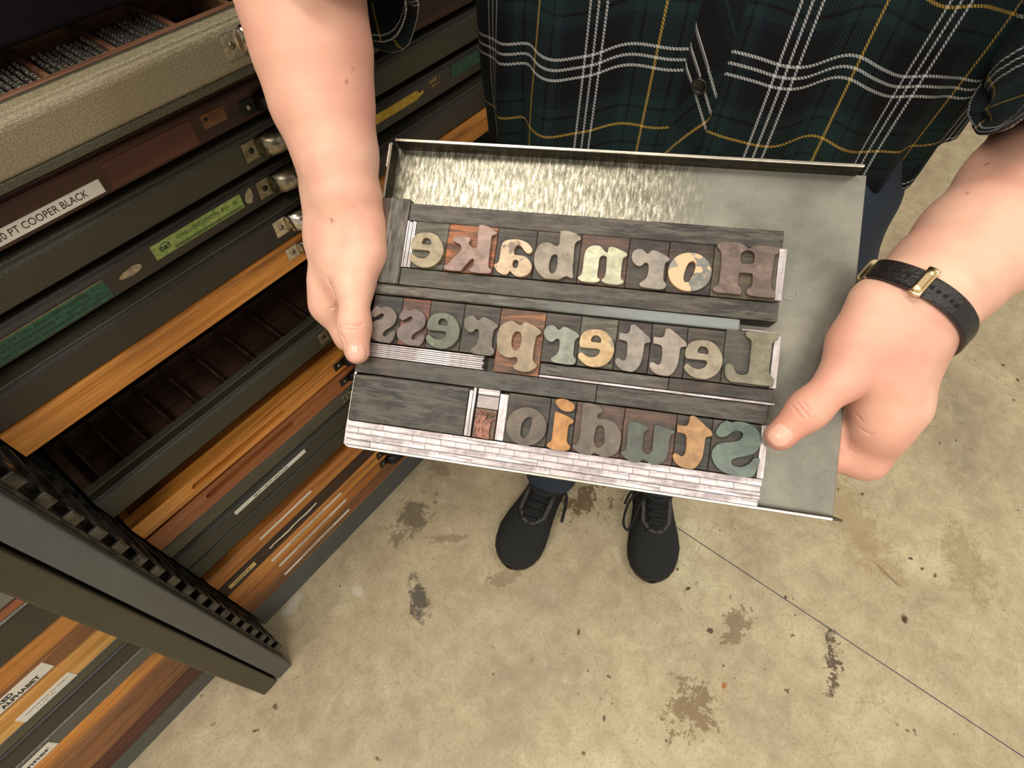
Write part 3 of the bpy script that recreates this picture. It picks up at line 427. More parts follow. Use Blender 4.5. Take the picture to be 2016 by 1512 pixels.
CUT_A=[((0.15889, 0.28117, 0.95488), (0.15715, 0.27725, 0.95164), 0.00056, 0.0016), ((0.15715, 0.27725, 0.95164), (0.155, 0.27262, 0.94917), 0.0016, 0.0016), ((0.155, 0.27262, 0.94917), (0.1526, 0.268, 0.94588), 0.0016, 0.00056), ((0.1526, 0.268, 0.94588), (0.15334, 0.27139, 0.93664), 0.00042, 0.0012), ((0.15334, 0.27139, 0.93664), (0.15259, 0.27411, 0.92775), 0.0012, 0.00042), ((0.15047, 0.2775, 0.93169), (0.15235, 0.27546, 0.93256), 0.00024, 0.0007), ((0.15235, 0.27546, 0.93256), (0.15369, 0.27319, 0.9324), 0.0007, 0.00024), ((0.1388, 0.24713, 0.94701), (0.13977, 0.24302, 0.94749), 0.00017, 0.0005), ((0.13977, 0.24302, 0.94749), (0.14205, 0.23949, 0.94742), 0.0005, 0.0005), ((0.14205, 0.23949, 0.94742), (0.14525, 0.23708, 0.94676), 0.0005, 0.0005), ((0.14525, 0.23708, 0.94676), (0.14883, 0.23612, 0.94578), 0.0005, 0.00017), ((0.13742, 0.24517, 0.94543), (0.1385, 0.24124, 0.94569), 0.00016, 0.00045), ((0.1385, 0.24124, 0.94569), (0.14084, 0.23782, 0.94548), 0.00045, 0.00045), ((0.14084, 0.23782, 0.94548), (0.1443, 0.23563, 0.94495), 0.00045, 0.00016), ((0.14122, 0.24705, 0.9491), (0.14295, 0.24278, 0.94952), 0.00014, 0.0004), ((0.14295, 0.24278, 0.94952), (0.14647, 0.23966, 0.94908), 0.0004, 0.00014), ((0.15329, 0.27348, 0.92701), (0.1379, 0.24925, 0.94525), 0.00031, 0.0009), ((0.1379, 0.24925, 0.94525), (0.13419, 0.24347, 0.93997), 0.0009, 0.0009), ((0.13419, 0.24347, 0.93997), (0.13146, 0.23787, 0.93579), 0.0009, 0.00031)]
CUT_B=[((0.255, -0.02275, 0.96066), (0.25241, -0.02562, 0.96154), 0.00019, 0.00055), ((0.25241, -0.02562, 0.96154), (0.25045, -0.02891, 0.96153), 0.00055, 0.00055), ((0.25045, -0.02891, 0.96153), (0.24927, -0.03226, 0.96066), 0.00055, 0.00019), ((0.25682, -0.02373, 0.96331), (0.25393, -0.02734, 0.96413), 0.00019, 0.00055), ((0.25393, -0.02734, 0.96413), (0.25201, -0.03139, 0.96371), 0.00055, 0.00055), ((0.25201, -0.03139, 0.96371), (0.25099, -0.03491, 0.96227), 0.00055, 0.00019), ((0.2581, -0.0254, 0.96554), (0.25548, -0.02901, 0.96604), 0.00014, 0.0004), ((0.25548, -0.02901, 0.96604), (0.25385, -0.03268, 0.96547), 0.0004, 0.00014), ((0.28751, -0.05767, 0.94548), (0.28543, -0.06098, 0.94537), 0.00021, 0.0006), ((0.28543, -0.06098, 0.94537), (0.28346, -0.06469, 0.94559), 0.0006, 0.00021), ((0.28261, -0.0647, 0.93991), (0.28109, -0.06767, 0.94131), 0.00021, 0.0006), ((0.28109, -0.06767, 0.94131), (0.28006, -0.07111, 0.94261), 0.0006, 0.0006), ((0.28006, -0.07111, 0.94261), (0.2802, -0.07254, 0.94456), 0.0006, 0.00021), ((0.27978, -0.06966, 0.9203), (0.27924, -0.07188, 0.92154), 0.00017, 0.0005), ((0.27924, -0.07188, 0.92154), (0.27926, -0.07355, 0.92344), 0.0005, 0.00017)]
NAIL_A=((0.1318, 0.2298, 0.9338), (-0.4623, -0.4076, -0.7875), (-0.5413, -0.5737, 0.6148))
NAIL_B=((0.2383, -0.0263, 0.9501), (-0.7301, 0.2032, -0.6524), (-0.6429, 0.1189, 0.7566))
WATCH_P=(0.3326, -0.0476, 1.0123)
WATCH_N=(0.8749, -0.1457, 0.4619)
WP=[(0.3372, -0.0277, 1.0098), (0.3309, -0.0453, 1.0161), (0.3297, -0.0698, 1.0108)]

# ------------------------------------------------------------------ the setting
bm = bmesh.new(); add_box(bm, (-2.6, -3.2, -.1), (3.72, 2.6, 0)); tag(bm_obj('floor', bm, M['concrete']), kind='structure')
bm = bmesh.new(); add_box(bm, (3.56, -3.2, 0), (3.72, 2.6, 2.9)); tag(bm_obj('wall_far', bm, M['wall']), kind='structure')
bm = bmesh.new(); add_box(bm, (-2.6, 1.25, 0), (3.56, 1.37, 2.9)); tag(bm_obj('wall_left', bm, M['wall']), kind='structure')
def blob(name, cx, cy, rx, ry, rot, mat, label, z=.0006, seed=0, n=26, group=None, rag=.35):
    rnd = random.Random(seed); vs = []
    for i in range(n):
        a = 2*PI*i/n; r = 1+rag*(rnd.random()-.5)*2
        x, y = rx*math.cos(a)*r, ry*math.sin(a)*r
        vs.append((x*math.cos(rot)-y*math.sin(rot), x*math.sin(rot)+y*math.cos(rot), 0))
    bm = bmesh.new(); f = bm.faces.new([bm.verts.new(v) for v in vs]); e = bmesh.ops.extrude_face_region(bm, geom=[f])
    for g in e['geom']:
        if isinstance(g, bmesh.types.BMVert): g.co.z += z
    o = bm_obj(name, bm, mat); o.location = (cx, cy, .0001); tag(o, label, 'floor stain', group); return o

# ------------------------------------------------------------------ type cabinets: two steel racks side by side, cases slide on runners
YF = .546
def rack(name, x0, x1, matl, label, right_of=False, zt=1.20, bz=.077):
    r = empty(name, Matrix.Translation((x0, .445, 0)), label, 'type cabinet')
    def b(nm, lo, hi, mt, bev=.003, seg=3): return box(nm, (lo[0]-x0, lo[1]-.445, lo[2]), (hi[0]-x0, hi[1]-.445, hi[2]), mt, r, bev, seg)
    pw = .0320
    b('side_panel', (x0, .445, 0), (x0+pw, 1.02, zt), matl); b('side_panel', (x1-pw, .445, 0), (x1, 1.02, zt), matl)
    b('base_rail', (x0+pw+.0165, .546, 0), (x1-pw-.0165, .57, bz), M['rack'])
    b('back_panel', (x0+pw, 1.0, .0), (x1-pw, 1.02, zt), M['case_black']); b('top_panel', (x0, .60, zt), (x1, 1.02, zt+.02), matl)
    # slotted runner strips on the inside faces
    for side, xs, d in ((0, x0+pw, 1), (1, x1-pw, -1)):
        if side == 1: continue
        if not right_of: continue
        z = .075; k = 0
        st = b('runner_strip', (min(xs, xs+d*.004), .462, .03), (max(xs, xs+d*.004), .99, zt-.02), M['runner'], .0005, 1)
        while z < 1.12:
            bm = bmesh.new()
            xa, xb = sorted((xs+d*.004-x0, xs+d*.0155-x0))
            add_box(bm, (xa, .020, z), (xb, .53, z+.0035), .0012, 2)
            add_box(bm, (xb-.003 if d > 0 else xa, .014, z), (xb if d > 0 else xa+.003, .034, z+.018), .0013, 2)
            add_box(bm, (xa, .014, z-.002), (xb, .018, z+.018), .0008, 1)
            bm_obj('runner', bm, M['runner'], st); z += .0418; k += 1
    return r
rack('type_cabinet', -.1245, .800, M['rack'], 'grey steel rack of type cases beside the person, with a slotted front post', True)
rack('type_cabinet', -1.085, -.1285, M['rack_olive'], 'olive grey steel rack of type cases cut off by the left edge of view', False, bz=.053)

def profile_board(name, x0, x1, z0, z1, th, mat, par, lip=.0018, bead=True):
    """front board with a rounded top edge; local y grows backwards"""
    h = z1-z0
    prof = [(0, 0), (0, h-.006), (.0006, h-.003), (.002, h-.001), (.0045, h), (th, h), (th, 0)]
    if bead: prof = [(.003, 0), (.0005, .0022), (0, .004), (0, h-.0085), (.0006, h-.006), (.0020, h-.0035), (.0042, h-.0020), (.0050, h-.0024), (.0058, h-.0008), (.0072, h), (th, h), (th, 0)]
    bm = bmesh.new(); A_ = [bm.verts.new((x0, y, z0+z)) for y, z in prof]; B_ = [bm.verts.new((x1, y, z0+z)) for y, z in prof]; n = len(prof)
    for i in range(n): bm.faces.new((A_[i], A_[(i+1) % n], B_[(i+1) % n], B_[i]))
    bm.faces.new(A_[::-1]); bm.faces.new(B_); return bm_obj(name, bm, mat, par)
LM = Matrix(((1, 0, 0, 0), (0, 0, -1, 0), (0, 1, 0, 0), (0, 0, 0, 1)))   # text plane facing -y
def tmat(x, y, z): return Matrix.Translation((x, y, z)) @ LM
def label(par, xo, x0, x1, z0, z1, mat, txt=None, size=.008, ink='ink', tx=None, wsc=1.0, y=-.0008, r=0, name='label', bold=0, dz=0, lab=None, spacing=1):
    bm = bmesh.new(); add_box(bm, (x0-xo, y, z0), (x1-xo, .0002, z1), min(.0003, (z1-z0)/4), 1); l = bm_obj(name, bm, mat, par)
    if lab: l['label'] = lab
    if txt:
        for i, (s, ox, oz) in enumerate(txt if isinstance(txt, list) else [(txt, 0, 0)]):
            text_mesh('lettering', s, size, M[ink], l, tmat((tx if tx is not None else (x0+x1)/2)-xo+ox, y-.0001, (z0+z1)/2+oz+dz), wscale=wsc, bold=bold, spacing=spacing)
    return l
def scribble(par, xo, x0, x1, z, n, mat, y=-.0009, seed=0, amp=.0012, name='lettering'):
    rnd = random.Random(seed); bm = bmesh.new(); x = x0-xo
    while x < x1-xo:
        w = rnd.uniform(.0012, .003)
        if rnd.random() < .82: add_box(bm, (x, y-.0002, z-amp*rnd.uniform(.6, 1)), (x+w*.55, y, z+amp*rnd.uniform(.6, 1)))
        x += w
    return bm_obj(name, bm, mat, par)
def pull(par, xo, xc, zc, mat, h=.026, card=None, half=.072, y0=0.0, full=True):
    p = box('pull', (xc-half-xo, y0-.0014, zc-h*.40), (xc+half-xo, y0, zc+h*.40), mat, par, .0006, 2)
    for s_ in (-1, 1):
        bm = bmesh.new(); bmesh.ops.create_uvsphere(bm, u_segments=14, v_segments=8, radius=.0034); bmesh.ops.scale(bm, verts=bm.verts, vec=(1, .5, 1)); bmesh.ops.translate(bm, verts=bm.verts, vec=(xc+s_*(half-.009)-xo, y0-.0014, zc)); bm_obj('screw', bm, M['pewter'] if mat is not M['pewter'] else M['blackiron'], p, True)
    # the grip: a curved shell, closed at both ends, standing out from the plate
    bm = bmesh.new(); n, m_ = 30, 10; gx0, gx1 = xc-half+.0155, xc+half-.0155; grid = []
    for i in range(n+1):
        u = i/n; x = gx0+(gx1-gx0)*u-xo; e = min(1, min(u, 1-u)/.20); e = math.sqrt(max(0, 1-(1-e)**2)); row = []
        for j in range(m_+1):
            a = j/m_*PI*.94; row.append(bm.verts.new((x, y0-.0012-.021*e*math.sin(a)*(1 if a < PI/2 else 1), zc-h*.5*(-math.cos(a))*(.55+.45*e)+(-.002 if a > 2 else 0))))
        grid.append(row)
    for i in range(n):
        for j in range(m_): bm.faces.new((grid[i][j], grid[i+1][j], grid[i+1][j+1], grid[i][j+1]))
    for v in bm.verts: v.co.z = 2*zc-v.co.z
    keep = bm_obj('grip', bm, mat, p, True); md = keep.modifiers.new('s', 'SOLIDIFY'); md.thickness = .0012
    if card: 
        c = box('card', (xc-half+.040-xo, y0-.0228, zc-.001), (xc+half-.036-xo, y0-.0220, zc+h*.56), card, p, .0002, 1)
        return c
    return p
def case(x0, x1, z0, z1, mat, lab, Y=YF, depth=.40, bead=True, inside=None, th=.018, group=None, mat_box=None):
    r = empty('type_case', Matrix.Translation((x0, Y, 0)), lab, 'type case', group)
    profile_board('front', 0, x1-x0, z0, z1, th, mat, r, bead=bead)
    mb = mat_box or M['wood_int']; w = x1-x0; zt = z1-.004; zb = z0+.002
    bm = bmesh.new(); add_box(bm, (.0, th, zb), (w, depth, zb+.006)); add_box(bm, (0, th, zb), (.010, depth, zt)); add_box(bm, (w-.010, th, zb), (w, depth, zt)); add_box(bm, (0, depth-.010, zb), (w, depth, zt))
    bm_obj('tray_box', bm, mb, r); return r
XL, XR = -.075, .750
WHERE = ' in the right-hand rack'
# --- right rack, from the top down
c0 = case(XL, XR, 1.088, 1.128, M['case_black'], 'black type case at the very top of the right-hand rack', Y=.556)
c0 = case(XL, XR, 1.040, 1.083, M['case_black'], 'black type case just above the open tan one', Y=.552)
# tan case, pulled out, compartments with metal type
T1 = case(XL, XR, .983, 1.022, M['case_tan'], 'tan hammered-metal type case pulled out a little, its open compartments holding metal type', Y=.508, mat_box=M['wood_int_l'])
x_ = lambda X: X-XL
box('lower_lip', (0, .0015, .975), (XR-XL, .02, .9835), M['case_green'], T1, .002, 2)
box('inner_ledge', (0, .018, 1.010), (XR-XL, .026, 1.0205), M['case_green'], T1, .001, 1)
box('partition', (.010, .033, .99), (XR-XL-.01, .0395, 1.0185), M['wood_int_l'], T1, .0008, 1)
dx = [.140+.0548*i for i in range(-4, 12)]
for X in dx:
    if XL+.012 < X < XR-.012:
        box('partition', (x_(X)-.0025, .0395, .99), (x_(X)+.0025, .115, 1.0185), M['wood_int_l'], T1, .0008, 1)
        box('partition', (x_(X)-.0015, .026, .99), (x_(X)+.0015, .033, 1.016), M['wood_int_l'], T1, .0004, 1)
box('partition', (.010, .115, .99), (XR-XL-.01, .121, 1.0185), M['wood_int_l'], T1, .0008, 1)
pull(T1, XL, .335, 1.005, M['chrome'], .028)
# loose sorts lying in rows in the compartments that show
bm = bmesh.new(); add_box(bm, (-.0017, -.0019, -.009), (.0017, .0019, .0062), .0006, 2)
for k in range(2): add_box(bm, (-.0011, -.0013+.0016*k, .0060), (.0011, -.0003+.0016*k, .0070), .0002, 1)
sort0 = bm_obj('type_sort', bm, M['sort']); rnd = random.Random(5); cnt = 0
tag(sort0, 'small grey metal type sort standing in a row in the open tan case', 'type sort', 'metal type sorts in the open tan case')
for ci, X0 in enumerate((.0335, .0882, .1430, .1978)):
    nr = 9; 
    for i in range(nr):
        for j in range(8):
            if ci == 0 and rnd.random() < .35: continue
            if cnt >= 270: break
            o = sort0 if cnt == 0 else sort0.copy()
            if cnt: C.objects.link(o)
            o.location = (X0+.006+i*.0051+rnd.uniform(-.0003, .0003), .508+.045+j*.0050+rnd.uniform(-.0002, .0002), 1.0095+.0012*math.sin(i*1.7)+rnd.uniform(-.0004, .0004))
            o.rotation_euler = (rnd.uniform(-.10, .10)-.25, rnd.uniform(-.06, .06), rnd.uniform(-.08, .08)); cnt += 1
# reddish brown wooden case with the COOPER BLACK label
T2 = case(XL, XR, .916, .953, M['wood_cooper'], 'dark reddish wooden type case with the long COOPER BLACK label')
label(T2, XL, .012, .129, .9215, .9345, M['label_white'], '30 PT COOPER BLACK', .0093, tx=.0765, wsc=.83, lab='long white printed label')
label(T2, XL, .136, .226, .920, .944, M['wood_maroon'], name='stained_patch', y=-.0003)
label(T2, XL, .236, .262, .929, .943, M['tan_sticker'], name='tan_sticker', y=-.0006)
bm = bmesh.new(); bmesh.ops.create_uvsphere(bm, u_segments=10, v_segments=6, radius=.0016); bmesh.ops.translate(bm, verts=bm.verts, vec=(.2405-XL, -.001, .938)); bm_obj('screw', bm, M['blackiron'], T2, True)
pull(T2, XL, .350, .930, M['blackiron'], .020)
T3 = case(XL, XR, .868, .906, M['case_olive'], 'dark olive type case directly below the wooden COOPER BLACK one')
cd3 = pull(T3, XL, .335, .889, M['pewter'], .027, M['label_yellow'])
text_mesh('lettering', 'No. 8', .009, M['ink'], cd3, tmat(.322-XL, -.0230, .8965), wscale=1.1)
T4 = case(XL, XR, .822, .857, M['case_dark'], 'dark brown type case carrying the light green card', Y=.548)
g = label(T4, XL, .134, .242, .8345, .8515, M['label_green'], [('CARD LIGHT LITHO No. 8  ----  45', .0145, .0028)], .0056, 'ink_green', tx=.184, wsc=.88, lab='light green card')
box('rule', (.156-XL, -.0010, .8378), (.240-XL, -.0008, .8386), M['ink_green'], g); box('rule', (.156-XL, -.0010, .8362), (.240-XL, -.0008, .8368), M['ink_green'], g)
text_mesh('lettering', 'D&T', .0062, M['ink_green'], g, tmat(.1475-XL, -.0010, .8430), bold=.0002)
tube('ring', [(.1475-XL+.0058*math.cos(a), -.0010, .8430+.0056*math.sin(a)) for a in np.linspace(.2, PI-.2, 14)], .00035, M['ink_green'], g, 5)
dg = label(T4, XL, -.075, .082, .8265, .8485, M['label_dgreen'], name='label', lab='dark green card on the dark brown case')
for k in range(3): scribble(dg, XL, -.07+.01*k, .074, .8435-.0062*k, 1, M['ink_green'], seed=k, amp=.0014)
box('edge_line', (-.075-XL+.001, -.0011, .8480), (.082-XL, -.0008, .8485), M['label_tan'], dg)
label(T4, XL, .444, .522, .8365, .8485, M['label_yellow'], name='label', lab='torn strip of yellow tape')
bm = bmesh.new(); f = bm.faces.new([bm.verts.new(v) for v in [(.522-XL, -.0009, .8380), (.535-XL, -.0009, .8415), (.531-XL, -.0009, .8462), (.527-XL, -.0009, .8435), (.522-XL, -.0009, .847)]]); bm_obj('tape_scrap', bm, M['label_yellow'], T4)
label(T4, XL, .590, .700, .8365, .8535, M['label_dgreen'], lab='dark green card at the right of the dark brown case')
scribble(T4, XL, .546, .566, .849, 1, M['label_tan'], y=-.0003, seed=4, amp=.003, name='gilt_mark'); scribble(T4, XL, .547, .566, .842, 1, M['label_tan'], y=-.0003, seed=6, amp=.0018, name='gilt_mark')
for X, Z, w, h in ((.1075, .8395, .012, .0045), (.2515, .8430, .005, .0085)):
    pts = [(X-XL+w*math.cos(a)*(1+.10*math.sin(a*3+X*40))+.25*h*math.sin(a), -.0004, Z+h*math.sin(a)*(1+.10*math.cos(a*5))) for a in np.linspace(0, 2*PI, 16, endpoint=False)]
    bm = bmesh.new(); bm.faces.new([bm.verts.new(p) for p in pts]); bm_obj('paint_chip', bm, M['chip'], T4)
cd4 = pull(T4, XL, .335, .842, M['pewter'], .027, M['label_tan'])
T5 = case(XL, XR, .764, .8035, M['case_dark'], 'dark brown type case with a worn pale top edge, above the bright orange wood one', Y=.546)
box('worn_ledge', (.001, .004, .8030), (XR-XL-.001, .026, .8045), M['case_green'], T5, .0004, 1)
cd5 = pull(T5, XL, .335, .788, M['chrome'], .028, M['label_yellow'])
T6 = case(XL, XR, .7245, .762, M['wood_orange'], 'bright orange-brown wooden type case above the dark open gap', bead=False)
p6 = pull(T6, XL, .338, .747, M['chrome'], .022)
# open dark green case below the gap
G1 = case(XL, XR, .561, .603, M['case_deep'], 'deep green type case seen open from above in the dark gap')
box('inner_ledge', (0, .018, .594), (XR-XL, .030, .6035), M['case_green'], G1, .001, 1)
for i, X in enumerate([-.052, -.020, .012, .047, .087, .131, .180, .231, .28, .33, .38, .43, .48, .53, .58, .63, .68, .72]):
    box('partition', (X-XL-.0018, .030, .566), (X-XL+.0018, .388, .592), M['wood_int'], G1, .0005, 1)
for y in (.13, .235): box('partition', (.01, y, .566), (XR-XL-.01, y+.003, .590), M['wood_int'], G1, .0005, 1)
pull(G1, XL, .335, .584, M['pewter'], .028)
# two wooden cases with long finger grooves
def grooved(z0, z1, mat, gx0, gx1, gz, gh, lab, Y=YF):
    r = empty('type_case', Matrix.Translation((XL, Y, 0)), lab, 'type case'); w = XR-XL; h = z1-z0
    rect = [(0, 0), (w, 0), (w, h), (0, h)]; a, b, zc, rr = gx0-XL, gx1-XL, gz-z0, gh/2
    st = [(a+rr+rr*math.cos(t_), zc+rr*math.sin(t_)) for t_ in np.linspace(PI/2, 3*PI/2, 9)]+[(b-rr+rr*math.cos(t_), zc+rr*math.sin(t_)) for t_ in np.linspace(-PI/2, PI/2, 9)]
    fr = curve_mesh('front', [rect, st], 0, .008, mat, r); fr.data.transform(Matrix.Translation((0, .008, z0)) @ LM)
    box('groove_back', (0, .008, z0), (w, .020, z1), mat, r)
    bm = bmesh.new(); add_box(bm, (.0, .02, z0+.002), (w, .40, z0+.008)); add_box(bm, (0, .02, z0), (.010, .40, z1-.004)); add_box(bm, (w-.010, .02, z0), (w, .40, z1-.004)); add_box(bm, (.01, .39, z0), (w, .40, z1-.004)); bm_obj('tray_box', bm, M['wood_orange2'], r)
    return r
O1 = grooved(.490, .5235, M['wood_orange'], .008, .168, .506, .0125, 'orange wooden type case with a long finger groove, the upper of the two grooved cases')
O2 = grooved(.4435, .4840, M['wood_red'], .012, .172, .468, .0125, 'reddish wooden type case with a long finger groove, the lower of the two grooved cases')
for o_, z in ((O1, .507), (O2, .464)): pull(o_, XL, .335, z, M['blackiron'], .020, half=.066)
G2 = case(XL, XR, .4085, .4395, M['case_green'], 'grey-green metal type case between the grooved wooden cases and the labelled dark one')
pull(G2, XL, .335, .424, M['chrome'], .022)
G3 = case(XL, XR, .357, .398, M['case_deep'], 'dark green metal type case with the long white OUTLINE label')
label(G3, XL, .024, .166, .3815, .3915, M['label_white'], '48 PT / 60 PT OUTLINE', .0075, tx=.094, wsc=.9, lab='long thin white label')
pull(G3, XL, .335, .378, M['chrome'], .022)
G4 = case(XL, XR, .312, .352, M['case_deep'], 'plain dark green metal type case above the dark slot, without a label')
# lowest five wooden cases
L1 = case(XL, XR, .245, .284, M['wood_orange2'], 'brown-orange wooden type case, topmost of the lowest wooden group', bead=False)
label(L1, XL, .024, .139, .2685, .2745, M['label_white']); 
L2 = case(XL, XR, .204, .240, M['wood_brown'], 'very dark wooden type case with a ragged white label and a cream CUTS label', bead=False)
bm = bmesh.new(); rnd = random.Random(2); tp, bt = [], []
for i in range(26):
    x = .025+.110*i/25-XL; o_ = .0016*math.sin(i*.55)+rnd.uniform(-.0006, .0006); tp.append(bm.verts.new((x, -.0008, .2268+o_*.5+rnd.uniform(0, .0008)))); bt.append(bm.verts.new((x, -.0008, .2218+o_)))
for i in range(25): bm.faces.new((tp[i], tp[i+1], bt[i+1], bt[i]))
l2 = bm_obj('label', bm, M['label_white'], L2); l2['label'] = 'ragged torn white label'
label(L2, XL, -.062, -.007, .216, .229, M['label_cream'], 'CUTS', .0085, tx=-.035, wsc=1.5, lab='cream label reading CUTS', spacing=1.1)
L3 = case(XL, XR, .164, .201, M['wood_orange'], 'orange wooden type case with a thin white label, directly under the CUTS case', bead=False)
label(L3, XL, .013, .185, .1785, .1855, M['label_white'], '18 LINE FRENCH CLARENDON', .0064, tx=.097, wsc=.95)
L4 = case(XL, XR, .125, .161, M['wood_orange2'], 'orange wooden type case with a thin white label, second lowest in the right-hand rack', bead=False)
label(L4, XL, .016, .188, .1420, .1490, M['label_white'], '16 LINE FRENCH CLARENDON', .0064, tx=.100, wsc=.95)
L5 = case(XL, XR, .080, .122, M['wood_knot'], 'brown wooden type case at the bottom of the right-hand rack, above the grey base', bead=False)
label(L5, XL, .012, .184, .0985, .1060, M['label_white'], '15 LINE FRENCH CLARENDON', .0066, tx=.097, wsc=.95)
for o_, z in ((L2, .222), (L3, .182), (L4, .143)): pull(o_, XL, .350, z, M['blackiron'], .030, half=.066)
# --- left rack
X0, X1 = -1.036, -.178
a0 = case(X0, X1, .562, .604, M['case_lgrey'], 'pale grey type case, topmost one showing in the left rack', group=None)
a1 = case(X0, X1, .548, .5585, M['wood_red'], 'thin reddish wooden board below the pale grey case in the left rack', bead=False)
a2 = case(X0, X1, .478, .545, M['case_olive'], 'tall dark olive type case with a bright top edge in the left rack')
box('bright_edge', (0, -.0008, .5425), (X1-X0, .004, .546), M['case_lgrey'], a2, .0006, 1)
a3 = case(X0, X1, .440, .476, M['wood_orange'], 'orange wooden type case above the MIXED ALPHABET label in the left rack', bead=False)
a4 = case(X0, X1, .403, .438, M['wood_knot'], 'brown wooden type case carrying the MIXED ALPHABET label', bead=False)
lm = label(a4, X0, -.345, -.2525, .4065, .4315, M['label_white'], [('MIXED', -.018, .0056), ('ALPHABET', 0, -.0055)], .0108, tx=-.292, wsc=.92, lab='white label reading MIXED ALPHABET', bold=.0004)
a5 = case(X0, X1, .352, .400, M['wood_grain'], 'yellow wooden type case with coarse ridged grain in the left rack', bead=False)
for k in range(5): box('ridge', (.0, -.0012, .3835+k*.0032), (X1-X0, .001, .3853+k*.0032), M['wood_grain'], a5, .0006, 1)
lg = label(a5, X0, -.328, -.2555, .3495+.002, .3725, M['label_white'], lab='white label with faded writing'); 
scribble(lg, X0, -.318, -.262, .3655, 1, M['ink_grey'], seed=9, amp=.0010); scribble(lg, X0, -.308, -.280, .3585, 1, M['ink_grey'], seed=10, amp=.0009)
a6 = case(X0, X1, .326, .349, M['case_green'], 'narrow grey-green type case under the ridged yellow one in the left rack')
a7 = case(X0, X1, .282, .322, M['case_dark'], 'dark grey-brown type case in the left rack')
a8 = case(X0, X1, .242, .279, M['case_grey'], 'slate grey type case with a thin bright top line and a handwritten label')
box('bright_edge', (0, -.0006, .2768), (X1-X0, .003, .2792), M['case_lgrey'], a8, .0005, 1)
label(a8, X0, -.50, -.3505, .2455, .2690, M['label_white'], 'kenner', .013, tx=-.382, wsc=1.3, lab='white label with handwriting', bold=.0003)
a9 = case(X0, X1, .207, .239, M['wood_orange'], 'orange wooden type case low in the left rack', bead=False)
a10 = case(X0, X1, .110, .204, M['wood_knot'], 'tall knotty brown wooden type case low in the left rack', bead=False)
a11 = case(X0, X1, .056, .106, M['wood_maroon'], 'maroon wooden board just above the base of the left rack', bead=False)

# saw-cut joint across the floor, and litter
cr = box('floor_joint', (.6205, -3.0, -.004), (.6225, .06, .0004), M['crack']); tag(cr, 'thin straight dark joint line cut across the concrete floor', 'floor joint')
for X, Y, r_, lb in ((.226, .322, .0016, 'left of the shoes'), (.05, .30, .0022, 'near the foot of the rack post'), (1.0, -.75, .0024, 'at the far right, beyond the joint line'), (.42, -.33, .0018, 'at the bottom middle of the view'), (.86, -.16, .0022, 'right of the tray corner')):
    bm = bmesh.new(); bmesh.ops.create_icosphere(bm, subdivisions=1, radius=r_); o = bm_obj('crumb', bm, M['white']); o.location = (X, Y, r_*.7); tag(o, 'tiny white crumb on the concrete floor, '+lb, 'crumb', 'crumbs scattered on the floor')

# ------------------------------------------------------------------ the galley tray; local frame: u right, v away from the camera, w up, metres
TF = Matrix((TRAY_X, TRAY_Y, TRAY_N)).transposed().to_4x4(); TF.translation = Vector(TRAY_O) - Vector(TRAY_N)*.014
def TP(u, v, w=0): return TF @ Matrix.Translation((u/1000, v/1000, w/1000))
tr = empty('galley_tray', TP(0, 0), 'grey steel galley tray with raised rims, open at its right end, held in both hands', 'tray')
W_, H_ = .335, .2306
bm = bmesh.new(); add_box(bm, (.0006, .0006, -.0012), (W_-.001, H_-.0006, 0), .0003, 1); bm_obj('tray_floor', bm, M['galley'], tr)
# folded walls with a rolled bright rim
def wall(name, lo, hi, rim_lo, rim_hi):
    w = box(name, lo, hi, M['galley_wall'], tr, .0003, 1); box('rim', rim_lo, rim_hi, M['galley_rim'], w, .0004, 2)
wall('back_wall', (.003, H_-.0016, -.0012), (W_-.008, H_, .0130), (.003, H_-.0019, .0130), (W_-.008, H_+.0003, .0142))
wall('side_wall', (0, .003, -.0012), (.0014, H_-.003, .0130), (-.0003, .003, .0130), (.0016, H_-.003, .0142))
wall('front_wall', (.003, 0, -.0012), (W_, .0014, .0130), (.003, -.0003, .0130), (W_-.006, .0016, .0142))
bm = bmesh.new()
for cx, cy, a0 in ((.0035, .0035, PI),):
    tube_bm(bm, [(cx+.0028*math.cos(a0+i*PI/2/6), cy+.0028*math.sin(a0+i*PI/2/6), .0136) for i in range(7)], .0007, 6)
bm_obj('corner_rim', bm, M['galley_rim'], tr)
bm = bmesh.new(); add_box(bm, (-.0012, H_-.022, .006), (0, H_-.004, .0146), .0003, 1); bm_obj('corner_tab', bm, M['galley_rim'], tr)

def slab(name, u0, u1, v0, v1, h, mat, label, cat, group=None, bev=.0004, w0=0):
    bm = bmesh.new(); add_box(bm, (0, 0, 0), ((u1-u0)/1000, (v1-v0)/1000, h/1000), bev, 2)
    o = bm_obj(name, bm, mat); o.matrix_world = TP(u0, v0, w0); return tag(o, label, cat, group)
FU = 'wooden_furniture'; FC = 'wood spacer'
slab(FU, 25.2, 281, 167.6, 180.4, 19, furn('furn_a', (92, 88, 80), (48, 42, 38), 1), 'long weathered dark wood spacer strip running along above the top row of letters', FC)
slab(FU, 9.5, 24.7, 120.3, 183.2, 19.6, furn('furn_b', (112, 112, 104), (66, 62, 56), 2, .3, 1), 'upright grey wood spacer at the left end of the top row, beside the left hand', FC)
slab(FU, 1.8, 9.3, 126.5, 183.2, 19, furn('furn_c', (104, 76, 60), (62, 44, 36), 3, .1, 1), 'upright brown wood spacer standing against the left rim of the tray', FC)
slab(FU, 25.2, 282.5, 120.2, 132.5, 19, furn('furn_d', (88, 88, 76), (50, 46, 40), 4, .22), 'long greenish dark wood spacer directly beneath the top row of letters', FC)
slab(FU, 2, 260.2, 112.2, 119.9, 18.6, furn('furn_e', (112, 114, 108), (70, 70, 66), 5, .35), 'long blue-grey spacer bar with rounded end, directly above the middle row of letters', FC, bev=.0012)
